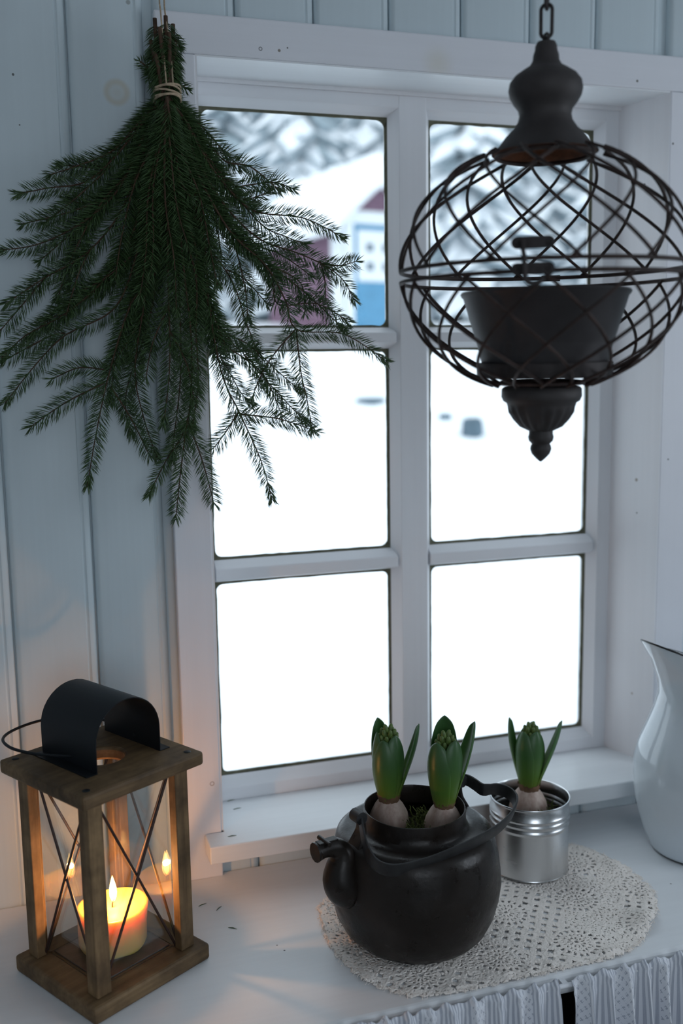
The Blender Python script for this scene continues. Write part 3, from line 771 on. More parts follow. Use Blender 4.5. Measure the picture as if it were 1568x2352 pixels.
# ears that carry the handle
def ear(ang, r, name='ear'):
    d = Vector((math.cos(ang), math.sin(ang), 0)); t_ = Vector((-d.y, d.x, 0))
    pts = [d * (r + .010) + Vector((0, 0, .138)), d * (r + .004) + Vector((0, 0, .156)), d * (r - .006) + Vector((0, 0, .175)), d * (r - .006) + Vector((0, 0, .192)), d * (r - .004) + Vector((0, 0, .204))]
    q = spline(pts, 4); mb = MB(); mb.ribbon(q, [t_] * len(q), [.034 - .016 * min(1, 1.5 * i / (len(q) - 1)) for i in range(len(q))], .006)
    o = mb.obj(name, m_ket, ket, bevel=.002)
    kn = MB(); c = d * (r - .002) + Vector((0, 0, .197)); kn.tube([c - t_ * .0095, c + t_ * .0095], .009, 14); kn.obj('pivot', m_band, o, smooth=40)
    return o
ear(SA, .098)
ear(SA + PI + .18, .098)
HP = [(826, 1872, .198), (832, 1912, .186), (842, 1953, .170), (862, 1985, .157), (893, 1998, .153), (930, 1996, .154), (985, 1981, .160), (1037, 1960, .166), (1095, 1932, .170), (1144, 1903, .173), (1174, 1872, .178), (1184, 1843, .183), (1169, 1822, .187), (1140, 1812, .190), (1110, 1814, .191), (1092, 1803, .194), (1078, 1794, .197), (1066, 1790, .198)]
hq = spline([kl(*p) for p in HP], 4)
wd = []
for i, p in enumerate(hq):
    f = i / (len(hq) - 1); wd.append(Vector((.10, -.32, .94)) if .15 < f < .8 else Vector((.05, -.15, .98)))
MB().ribbon(hq, wd, [.018 + .003 * math.sin(PI * i / (len(hq) - 1)) for i in range(len(hq))], .003).obj('handle', m_band, ket, bevel=.0008, smooth=40)
# soil and moss
m_soil = plain('dark_soil', (.022, .016, .011), .95, var=.6, vscale=90, bump=1.0, bscale=140)
def soil(name, parent, r, z, seed, bumpz=.006):
    mb = MB(); n = 40
    def fn(a, b):
        an = 2 * PI * a; rr_ = r * b; x, y = rr_ * math.cos(an), rr_ * math.sin(an)
        return (x, y, z + bumpz * noise.noise(Vector((x * 70, y * 70, seed))) + .004 * noise.noise(Vector((x * 200, y * 200, seed))))
    mb.grid(n, 12, fn); return mb.obj(name, m_soil, parent, smooth=60)
so_ = soil('soil', ket, .0735, .142, 2)
m_moss = plain('moss', (.085, .105, .022), .9, var=.5, vscale=120)
m_husk = plain('brown_husk', (.16, .085, .045), .8, var=.4, vscale=80)
def moss(parent, spots, seed, n, z):
    r = random.Random(seed); mb = MB()
    for k in range(n):
        cx, cy, sr = r.choice(spots); a = r.random() * 2 * PI; d = sr * math.sqrt(r.random())
        p = Vector((cx + d * math.cos(a), cy + d * math.sin(a), z)); h = r.uniform(.008, .026)
        q = p + Vector((r.uniform(-.012, .012), r.uniform(-.012, .012), h)); m_ = (p + q) / 2 + Vector((r.uniform(-.005, .005), r.uniform(-.005, .005), .003))
        pts = spline([p, m_, q], 3); mb.tube(pts, [.0011, .001, .001, .0009, .0008, .0007, .0004], 4)
        for w in range(9):    # tiny leaflets
            c = pts[1 + w % 6]; dv = Vector((r.uniform(-1, 1), r.uniform(-1, 1), r.uniform(-.2, 1))).normalized() * r.uniform(.002, .0045); sdv = dv.orthogonal().normalized() * .0009
            mb.add([c - sdv, c + sdv, c + dv], [(0, 1, 2)])
    o = mb.obj('moss', m_moss, parent); o['kind'] = 'stuff'; return o
moss(ket, [(.012, .012, .022), (.03, .03, .014), (-.002, -.02, .018), (.0, -.045, .014)], 5, 150, .142)
for k, (x, y) in enumerate(((-.004, -.052), (.008, -.057), (.0, -.044), (.016, -.05))):
    mb = MB(); mb.lathe([(.0004, 0), (.005, .002), (.0055, .006), (.003, .011), (.0005, .014)], 8, wob=lambda r, z, a: r * (1 + .3 * math.cos(a * 2 + k))); mb.obj('husk_scrap', m_husk, ket, (x, y, .144), smooth=50)

# ------------------------------------------------------------------ hyacinths
def leaf_mat(name):
    t = NT(name); v = t.coord('UV'); sp = t.n('ShaderNodeSeparateXYZ'); t.l(v, sp.inputs[0])
    stn = t.noise(t.coord('UV', (30, 1.5, 1)), 1.0, 3)
    c = t.ramp(sp.outputs[1], [(0.0, (.25, .31, .05)), (.25, (.14, .27, .04)), (.6, (.065, .165, .042)), (1.0, (.065, .15, .062))])
    c = t.mix(t.math('MULTIPLY', stn, .5), c, (.03, .075, .02)); t.base(c)
    t.set(Roughness=.38, Specular_IOR_Level=.5, Transmission_Weight=0.0)
    tl = t.n('ShaderNodeBsdfTranslucent'); tl.inputs['Color'].default_value = (.16, .34, .04, 1)
    mx = t.n('ShaderNodeMixShader'); mx.inputs[0].default_value = .22; t.l(t.b.outputs[0], mx.inputs[1]); t.l(tl.outputs[0], mx.inputs[2]); t.l(mx.outputs[0], t.out.inputs['Surface'])
    return t.m
m_leaf = leaf_mat('hyacinth_leaf')
m_bud = plain('green_flower_buds', (.10, .16, .035), .5, var=.35, vscale=120)
def bulb_mat():
    t = NT('papery_bulb_skin'); v = t.coord('Object', (60, 60, 14)); f = t.noise(v, 1, 5, .6); g = t.noise(t.coord('Object'), 45, 3)
    c = t.ramp(f, [(.3, (.30, .19, .15)), (.6, (.52, .40, .34)), (.8, (.62, .52, .46))]); c = t.mix(t.ramp(g, [(.55, (0, 0, 0)), (.75, (.6, .6, .6))]), c, (.22, .12, .08))
    t.base(c); t.set(Roughness=.5); t.bump(f, .4, .001); return t.m
m_bulb = bulb_mat()
def leaf(parent, az, r0, lean, L, Wd, cup, twist=0.0, z0=0.0, curl=0.0):
    """lance-shaped cupped leaf; inner side faces the shoot"""
    nu, nv = 8, 18; d = Vector((math.cos(az), math.sin(az), 0)); t_ = Vector((-d.y, d.x, 0)); vs_ = []; uv = []
    for j in range(nv + 1):
        f = j / nv
        w = Wd * (.58 + .42 * math.sin(PI * min(1, f / .55) * .5)) if f < .55 else Wd * math.sqrt(max(0.0, 1 - ((f - .55) / .45) ** 2))
        out = r0 + lean * (f ** 1.3) * L + .005 * math.sin(PI * f) - .008 * f ** 5
        zz = z0 + L * f * math.sqrt(max(.2, 1 - (lean * f) ** 2 * .6))
        tw = twist * f
        for i in range(nu + 1):
            s = i / nu * 2 - 1
            side = s * w / 2; dep = -cup * (s * s) * w
            p = d * (out + dep * math.cos(tw) + side * math.sin(tw)) + t_ * (side * math.cos(tw) * (1 - .12 * cup * s * s)) + Vector((0, 0, zz - .0008 * abs(s)))
            vs_.append(p); uv.append((i / nu, f))
    fs = [(j * (nu + 1) + i, j * (nu + 1) + i + 1, (j + 1) * (nu + 1) + i + 1, (j + 1) * (nu + 1) + i) for j in range(nv) for i in range(nu)]
    me = bpy.data.meshes.new('leaf'); me.from_pydata([tuple(v) for v in vs_], [], fs); ul = me.uv_layers.new(name='leaf')
    for lp in me.loops: ul.data[lp.index].uv = uv[lp.vertex_index]
    me.shade_smooth(); o = link('leaf', me, m_leaf, parent); md = o.modifiers.new('flesh', 'SOLIDIFY'); md.thickness = .0022; md.offset = 0
    sb_ = o.modifiers.new('smooth', 'SUBSURF'); sb_.levels = 1; sb_.render_levels = 1
    return o
VA = math.atan2(-FW.y, -FW.x)      # azimuth pointing from the plants to the viewer, only to orient leaf lists
def hyacinth(loc, label, leaves, bulb_r, bud_h, tilt=(0, 0)):
    h = empty('hyacinth', loc, label, 'plant', 'forced hyacinths'); h.rotation_euler = (tilt[0], tilt[1], 0)
    br = bulb_r
    MB().lathe([(.0005, -br * 1.05), (br * .5, -br * 1.0), (br * .9, -br * .65), (br, -br * .15), (br * .92, br * .30), (br * .70, br * .72), (br * .50, br * .98), (br * .44, br * 1.18), (br * .40, br * 1.22)], 28,
               wob=lambda r, z, a: r * (1 + .05 * noise.noise(Vector((math.cos(a) * 2, math.sin(a) * 2, z * 40))))).obj('bulb', m_bulb, h, smooth=60)
    co = MB()   # ragged dry skin around the neck
    def cfn(a, b):
        an = 2 * PI * a; rr_ = br * (.50 + .06 * b + .05 * noise.noise(Vector((math.cos(an) * 4, math.sin(an) * 4, b * 3)))); return (rr_ * math.cos(an), rr_ * math.sin(an), br * .92 + br * .38 * b * (1 + .6 * noise.noise(Vector((math.cos(an) * 7, math.sin(an) * 7, 2)))))
    co.grid(36, 4, cfn); oc = co.obj('neck_skin', m_husk, h, smooth=60)
    z0 = br * 1.0; va_ = math.atan2(CAM.y - loc[1], CAM.x - loc[0])
    for (az, lean, L, Wd, cup, tw) in leaves: leaf(h, va_ + math.radians(az), .0135, lean, L, Wd, cup, tw, z0)
    # flower bud spike: central stem with packed florets
    st = MB().tube([(0, 0, z0), (0, 0, z0 + bud_h)], [.006, .004], 8).obj('flower_stem', m_bud, h, smooth=60)
    fm = MB().lathe([(.0003, 0), (.0026, .002), (.0040, .007), (.0037, .012), (.0023, .016), (.0003, .0175)], 8).mesh('floret', smooth=70)
    k = 0
    for ring, (rr_, n, dz) in enumerate(((.0095, 9, -.030), (.0105, 10, -.021), (.0095, 9, -.012), (.0065, 6, -.005), (.002, 2, .001))):
        for i in range(n):
            a = 2 * PI * (i + .5 * (ring % 2)) / n
            o = link('floret', fm, m_bud, h, (rr_ * .75 * math.cos(a), rr_ * .75 * math.sin(a), z0 + bud_h + dz - .004)); o.rotation_euler = (0, .55 * (1 - ring / 5) + .1, a)
    return h
# az measured from the viewer's side: 0 = towards the viewer, 90 = right of it
hyacinth(on_z(893, 1880, .158), 'hyacinth with one back leaf taller than the rest, nearest the kettle spout',
         [(-24, .12, .096, .041, .26, 0), (38, .10, .102, .037, .26, 0), (-78, .10, .104, .031, .28, 0), (100, .34, .116, .034, .24, .2), (-142, .16, .118, .034, .28, 0)], .030, .100, (0, .0))
hyacinth(on_z(1018, 1893, .158), 'hyacinth with two tall spread back leaves, beside the kettle rear handle ear',
         [(-36, .15, .100, .042, .26, 0), (40, .14, .104, .039, .26, 0), (-104, .10, .090, .027, .30, 0), (116, .32, .124, .038, .24, .2), (-172, .10, .128, .041, .26, 0)], .029, .098, (.0, .03))

# ------------------------------------------------------------------ tin can with a hyacinth
m_tin = NT('bright_tin'); f = m_tin.noise(m_tin.coord('Object', (14, 14, 60)), 1, 4)
m_tin.base((.62, .63, .64)); m_tin.set(Metallic=1.0, Roughness=m_tin.math('MULTIPLY_ADD', f, .18, .16)); m_tin = m_tin.m
TC = Vector((.478, -.150, .0026)); TR, THt = .0625, .121
tin = empty('tin_can', TC, 'shiny ribbed tin can used as a planter behind the kettle', 'can')
tp = [(.0005, .0), (TR - .002, .0), (TR, .0015), (TR + .0006, .003), (TR, .0045), (TR, .076)]
for zc in (.0815, .0915, .100):
    tp += [(TR, zc - .0032), (TR + .0012, zc - .0015), (TR + .0016, zc), (TR + .0012, zc + .0015), (TR, zc + .0032)]
tp += [(TR, THt - .004), (TR + .0012, THt - .003), (TR + .0018, THt - .0012), (TR + .0012, THt + .0004), (TR - .0004, THt), (TR - .0012, THt - .002), (TR - .0012, THt - .010)]
for zc in (.100, .0915, .0815): tp += [(TR - .001, zc + .0032), (TR + .0004, zc), (TR - .001, zc - .0032)]
tp += [(TR - .001, .003), (.0005, .002)]
MB().lathe(tp, 72).obj('body', m_tin, tin, smooth=40)
soil('soil', tin, TR - .0014, .083, 8, .008)
moss(tin, [(.03, .01, .02), (.02, -.03, .014)], 9, 36, .083)
hyacinth(on_z(1213, 1853, .100), 'hyacinth on a fat bulb growing in the shiny tin can',
         [(-40, .12, .100, .041, .26, 0), (32, .11, .102, .039, .26, 0), (-106, .26, .116, .027, .28, 0), (98, .36, .120, .036, .24, .2), (170, .08, .108, .034, .34, 0)], .032, .098, (.0, .02))

# ------------------------------------------------------------------ white enamel pitcher
m_enam = plain('white_enamel', (.62, .67, .71), .05, spec=.75, var=.02)
m_rim = plain('black_enamel_rim', (.012, .013, .014), .25)
PC = Vector((.775, -.185, 0)); pit = empty('pitcher', PC, 'tall white enamel pitcher with a dark rim beside the window', 'pitcher')
PA = math.radians(186)            # direction of the lip
pp = [(.0005, .001), (.070, .001), (.076, .004), (.080, .010), (.093, .045), (.103, .085), (.1075, .125), (.1065, .155), (.099, .185), (.087, .215), (.0765, .245), (.0705, .270), (.070, .285), (.0735, .305), (.080, .322)]
def pw(r, z, a):
    return r
def pit_pt(r, z, a):
    k = max(0, math.cos(a - PA)); f = max(0, (z - .265) / .057)
    lip = k ** 5 * f ** 1.3
    rr_ = r + .036 * lip; zz = z + .020 * lip + .027 * f * math.cos(a - PA)
    return (rr_ * math.cos(a), rr_ * math.sin(a), zz)
mb = MB(); seg = 72; vs_ = []; fs = []
pin = [(r - .0022, z + .0006) for r, z in pp[1:]][::-1]; full = pp + [(pp[-1][0] - .0010, pp[-1][1] + .0008)] + pin[:-1] + [(.0005, .004)]
for (r, z) in full:
    for k in range(seg): vs_.append(pit_pt(r, z, 2 * PI * k / seg))
for i in range(len(full) - 1):
    for k in range(seg): fs.append((i * seg + k, i * seg + (k + 1) % seg, (i + 1) * seg + (k + 1) % seg, (i + 1) * seg + k))
mb.add(vs_, fs); mb.obj('body', m_enam, pit, smooth=50)
MB().tube([pit_pt(pp[-1][0] - .0008, pp[-1][1] + .0006, 2 * PI * k / 96) for k in range(96)], .0016, 8, closed=True).obj('rim', m_rim, pit, smooth=80)
MB().tube([(pp[1][0] * 1.04 * math.cos(2 * PI * k / 64), pp[1][0] * 1.04 * math.sin(2 * PI * k / 64), .0022) for k in range(64)], .0016, 6, closed=True).obj('foot_ring', m_rim, pit, smooth=80)
hd = Vector((math.cos(PA + PI), math.sin(PA + PI), 0))
MB().tube(spline([hd * .078 + Vector((0, 0, .300)), hd * .115 + Vector((0, 0, .312)), hd * .150 + Vector((0, 0, .275)), hd * .148 + Vector((0, 0, .205)), hd * .120 + Vector((0, 0, .150)), hd * .103 + Vector((0, 0, .130))], 6), .0085, 12).obj('handle', m_enam, pit, smooth=60)

# ------------------------------------------------------------------ hanging wire globe planter
m_iron = plain('dark_rusty_iron', (.030, .024, .024), .6, .35, var=.5, vscale=70, bump=.3, bscale=150)
m_wire = plain('rusty_wire', (.032, .018, .015), .6, .35, var=.55, vscale=40)
m_cap = plain('matt_grey_brown_metal', (.036, .031, .031), .62, .25, var=.25, vscale=30, bump=.15, bscale=120)
GC = Vector((.3206, -.4584, .920))
GC.z -= .002
glo = empty('hanging_globe_planter', GC, 'dark rusty wire globe planter hanging on a chain before the window', 'planter')
glo.rotation_mode = 'QUATERNION'; tv = Vector((CAM.x - GC.x, CAM.y - GC.y, 0)).normalized(); glo.rotation_quaternion = Matrix.Rotation(.020, 3, Vector((0, 0, 1)).cross(tv)).to_quaternion()
GA, GB = .1645, .1405
def gpt(phi, lat, dr=0.0): return Vector(((GA + dr) * math.cos(lat) * math.cos(phi), (GA + dr) * math.cos(lat) * math.sin(phi), (GB + dr) * math.sin(lat)))
NW = 12; DPH = math.radians(64)
latT = math.asin(.128 / GB); latB = math.asin(-.132 / GB)
def wire_mesh(sgn, up, wdr):
    pts = []
    n = 22
    for k in range(n + 1):
        f = k / n; lat = (latT if up else latB) * (1 - f) + ((.0002 if up else -.0122) / GB) * f
        pts.append(gpt(sgn * DPH * (f - .5) * 1.0, lat, wdr))
    return MB().tube(pts, .0020, 6).mesh('wire', smooth=70)
for up in (True, False):
    for sgn, wdr in ((1, .0012), (-1, -.0012)):
        me = wire_mesh(sgn, up, wdr)
        for k in range(NW):
            o = link('wire', me, m_wire, glo); o.rotation_euler = (0, 0, 2 * PI * k / NW + (.22 if up else .05))
for zz in (.0002, -.0122):
    MB().tube([(GA * math.cos(2 * PI * k / 96), GA * math.sin(2 * PI * k / 96), zz) for k in range(96)], .0024, 8, closed=True).obj('equator_ring', m_wire, glo, smooth=80)
for zz, rr_ in ((.126, .054), (-.130, .048)):
    MB().tube([(rr_ * math.cos(2 * PI * k / 64), rr_ * math.sin(2 * PI * k / 64), zz) for k in range(64)], .0026, 8, closed=True).obj('end_ring', m_wire, glo, smooth=80)
cap = [(.060, .1285), (.0585, .131), (.052, .137), (.045, .146), (.036, .155), (.0305, .163), (.0290, .170), (.0305, .176), (.0360, .183), (.0400, .190), (.0415, .197), (.0400, .205), (.0345, .212), (.0255, .218), (.0180, .2225), (.0148, .228), (.0142, .234), (.0125, .2385), (.0120, .2435), (.0100, .2475), (.0005, .2485)]
MB().lathe(cap + [], 48).obj('top_cap', m_cap, glo, smooth=45)
MB().lathe([(.0585, .1285), (.052, .134), (.040, .146), (.02, .152), (.0005, .153)], 48).obj('cap_lining', plain('rust', (.16, .055, .022), .8, .1, var=.5, vscale=60), glo, smooth=45)
bot = [(.0005, -.1345), (.044, -.1345), (.0465, -.137), (.0468, -.146), (.0445, -.1510), (.0405, -.1535), (.0395, -.157), (.0370, -.164), (.0315, -.173), (.0240, -.1815), (.0150, -.1862), (.0140, -.1868), (.0140, -.190), (.0150, -.194), (.0140, -.1985), (.0105, -.2020), (.0120, -.2050), (.0124, -.2085), (.0105, -.2140), (.0055, -.2195), (.0008, -.2235)]
def flute(r, z, a): return r * (1 + (.045 * math.cos(18 * a) if -.183 < z < -.160 else 0))
MB().lathe(bot, 72, wob=flute).obj('bottom_finial', m_cap, glo, smooth=45)
# clasp at the viewer's side
va = math.atan2(CAM.y - GC.y, CAM.x - GC.x) - .06
cl = Vector((math.cos(va), math.sin(va), 0)); ct = Vector((-cl.y, cl.x, 0))
def cpt(s, z, o_): return cl * (GA + .004 + o_) + ct * s + Vector((0, 0, z))
def plate(z, name):
    mb = MB(); n = 10; out = []
    for cx, a0 in ((.0155, -PI / 2), (-.0155, PI / 2)):
        for k in range(n + 1):
            a = a0 + PI * k / n; out.append((cx + .0062 * math.cos(a), z + .0062 * math.sin(a)))
    m_ = len(out); vs_ = [cpt(s, q, 0) for s, q in out] + [cpt(s, q, .002) for s, q in out]
    mb.add(vs_, [tuple(range(m_))[::-1], tuple(range(m_, 2 * m_))] + [(i, (i + 1) % m_, m_ + (i + 1) % m_, m_ + i) for i in range(m_)])
    o = mb.obj(name, m_iron, glo)
    for s in (-1, 1):
        MB().tube([cpt(.0165 * s + .0027 * math.cos(2 * PI * k / 12), z + .0027 * math.sin(2 * PI * k / 12), .0025) for k in range(12)], .0011, 6, closed=True).obj('rivet_eye', m_iron, o, smooth=60)
    return o
plate(.0150, 'clasp_plate'); plate(-.0105, 'clasp_plate')
MB().tube(spline([cpt(-.010, .0175, .004), cpt(-.009, .008, .008), cpt(-.0075, -.004, .010), cpt(-.007, -.018, .010), cpt(-.002, -.025, .009), cpt(.006, -.0245, .007), cpt(.010, -.020, .005)], 4), [.0026] * 25, 8).obj('hook', m_iron, glo, smooth=60)
ha = va + PI
MB().tube([Vector((math.cos(ha), math.sin(ha), 0)) * (GA + .003) + Vector((-math.sin(ha), math.cos(ha), 0)) * s for s in (-.012, .012)], .004, 10).obj('hinge', m_iron, glo, smooth=40)
# chain links up to the ceiling hook
def chain_link():
    pts = []; hl, hw_ = .0175, .0062
    for k in range(32):
        a = 2 * PI * k / 32; x = hw_ * math.cos(a); z = hw_ * math.sin(a) + (hl - hw_) * (1 if math.sin(a) >= 0 else -1); pts.append((x, 0, z))
    return MB().tube(pts, .0021, 8, closed=True).mesh('chain_link', smooth=70)
lm = chain_link(); zc = .2475 + .0130; k = 0
MB().tube([(.0, .0055 * math.cos(2 * PI * q / 20), .2475 + .0035 + .0055 * math.sin(2 * PI * q / 20)) for q in range(20)], .0016, 6, closed=True).obj('eyelet', m_iron, glo, smooth=60)
while zc + .0175 < CE - GC.z - .012:
    o = link('chain_link', lm, m_iron, glo, (0, 0, zc + .009)); o.rotation_euler = (0, 0, (VA + PI / 2 - .35) + (k % 2) * PI / 2); zc += .0302; k += 1
MB().tube(spline([(0, 0, CE - GC.z + .0), (0, 0, CE - GC.z - .012), (.006, 0, CE - GC.z - .024), (0, 0, zc - .006), (-.006, 0, zc + .0)], 4), .0024, 8).obj('ceiling_hook', m_iron, glo, smooth=60)
# the pot inside the globe
m_zinc = plain('dark_zinc', (.040, .036, .038), .50, .45, var=.25, vscale=14, bump=.1)
pz = empty('metal_flower_pot', GC + Vector((.003, 0, -.1215)), 'empty dark grey tapered metal pot standing inside the wire globe', 'pot')
MB().lathe([(.0005, .0), (.070, .0), (.0725, .001), (.0730, .014), (.0715, .0145), (.0945, .0900), (.0965, .0920), (.0978, .0945), (.0965, .0965), (.0940, .0955), (.0925, .0930), (.0700, .004), (.0005, .0035)], 64).obj('body', m_zinc, pz, smooth=40)
tr_ = MB().lathe([(.0005, -.0022), (.0775, -.0022), (.0785, .0), (.0790, .0150), (.0780, .0152), (.0770, .001), (.0005, -.0006)], 64).obj('saucer', m_iron, glo, (.003, 0, -.1212), smooth=40)

# ------------------------------------------------------------------ hanging bundle of spruce twigs
m_needle = NT('spruce_needles')
nf = m_needle.noise(m_needle.coord('Object'), 14, 3); nf2 = m_needle.noise(m_needle.coord('Object'), 300, 2)
m_needle.base(m_needle.mix(nf2, m_needle.mix(nf, (.020, .052, .022), (.038, .082, .028)), (.058, .100, .032))); m_needle.set(Roughness=.45, Specular_IOR_Level=.4); m_needle = m_needle.m
m_twig = plain('reddish_twig_bark', (.065, .034, .018), .8, var=.4, vscale=90)
m_twine = plain('jute_twine', (.42, .32, .22), .9, var=.3, vscale=200, bump=.6, bscale=300)
bt_ = on_y(380, 215, -.055)
bun = empty('spruce_bundle', bt_, 'bundle of green spruce twigs tied with twine, hanging upside down on the wall', 'spruce twigs')
def needles_on(mb, pts, length, dens, r, full=True):
    """needles all round a shoot, leaning towards its tip, combed to the sides"""
    n = len(pts)
    for i in range(n):
        t_ = (pts[min(i + 1, n - 1)] - pts[max(i - 1, 0)])
        if t_.length < 1e-9: continue
        t_.normalize(); f = i / (n - 1)
        a1 = t_.cross(Vector((0, -1, 0)))
        a1 = a1.normalized() if a1.length > .05 else t_.orthogonal().normalized()
        b1 = t_.cross(a1)
        cnt = dens if f < .97 else dens + 3
        for k in range(cnt):
            # mostly left and right of the twig, some towards the room
            ang = (0 if k % 2 == 0 else PI) + r.gauss(0, .42)
            if k % 5 == 4: ang = r.uniform(0, 2 * PI)
            d0 = a1 * math.cos(ang) + b1 * math.sin(ang)
            lean = r.uniform(.55, .85) if f < .95 else r.uniform(1.0, 2.6)
            d = (d0 + t_ * lean).normalized(); L = length * r.uniform(.75, 1.1) * (1 - .35 * max(0, f - .85) / .15)
            p = pts[i] + t_ * r.uniform(-.001, .001); w = .00098
            s1 = d.cross(t_); s1 = s1.normalized() * w if s1.length > .01 else a1 * w
            s2 = d.cross(s1).normalized() * w
            m_ = p + d * (L * .55) + Vector((0, 0, -.0003)); e_ = p + d * L + t_ * (L * .08)
            nv = len(mb.v)
            mb.v += [tuple(p + s1 * .7), tuple(p - s1 * .7), tuple(m_ + s1), tuple(m_ + s2), tuple(m_ - s1), tuple(e_)]
            mb.f += [(nv, nv + 2, nv + 3), (nv, nv + 3, nv + 1), (nv + 1, nv + 3, nv + 4), (nv + 2, nv + 5, nv + 3), (nv + 3, nv + 5, nv + 4), (nv, nv + 1, nv + 4), (nv, nv + 4, nv + 2), (nv + 2, nv + 4, nv + 5)]
def P3(u, v, y): return on_y(u, v, y) - bt_
sr = random.Random(21)
def branch(main, twigs, y0, y1, L=.0225, r0=.0020):
    """main: pixel polyline seen in the photo, at wall distance y0 (tie) .. y1 (tip); twigs: side shoots"""
    def to3(poly, ya, yb):
        n = len(poly); return [P3(u, v, ya + (yb - ya) * i / max(1, n - 1)) for i, (u, v) in enumerate(poly)]
    mp_ = resample(spline(to3(main, y0, y1), 8), .0034)
    bm_ = MB(); nm = MB()
    n = len(mp_); bm_.tube(mp_, [r0 * (1 - .65 * i / n) for i in range(n)], 6)
    # bare stem for the first stretch inside the tie
    needles_on(nm, mp_[int(n * .07):], L, 5, sr)
    for (poly, ya, yb) in twigs:
        tp_ = resample(spline(to3(poly, ya, yb), 8), .0034); q = len(tp_)
        if q < 3: continue
        bm_.tube(tp_, [.0013 * (1 - .5 * i / q) for i in range(q)], 5); needles_on(nm, tp_, L * .97, 5, sr)
    b = bm_.obj('branch', m_twig, bun, smooth=60)
    o = nm.obj('needles', m_needle, b); o['kind'] = 'stuff'
T = (383, 222)
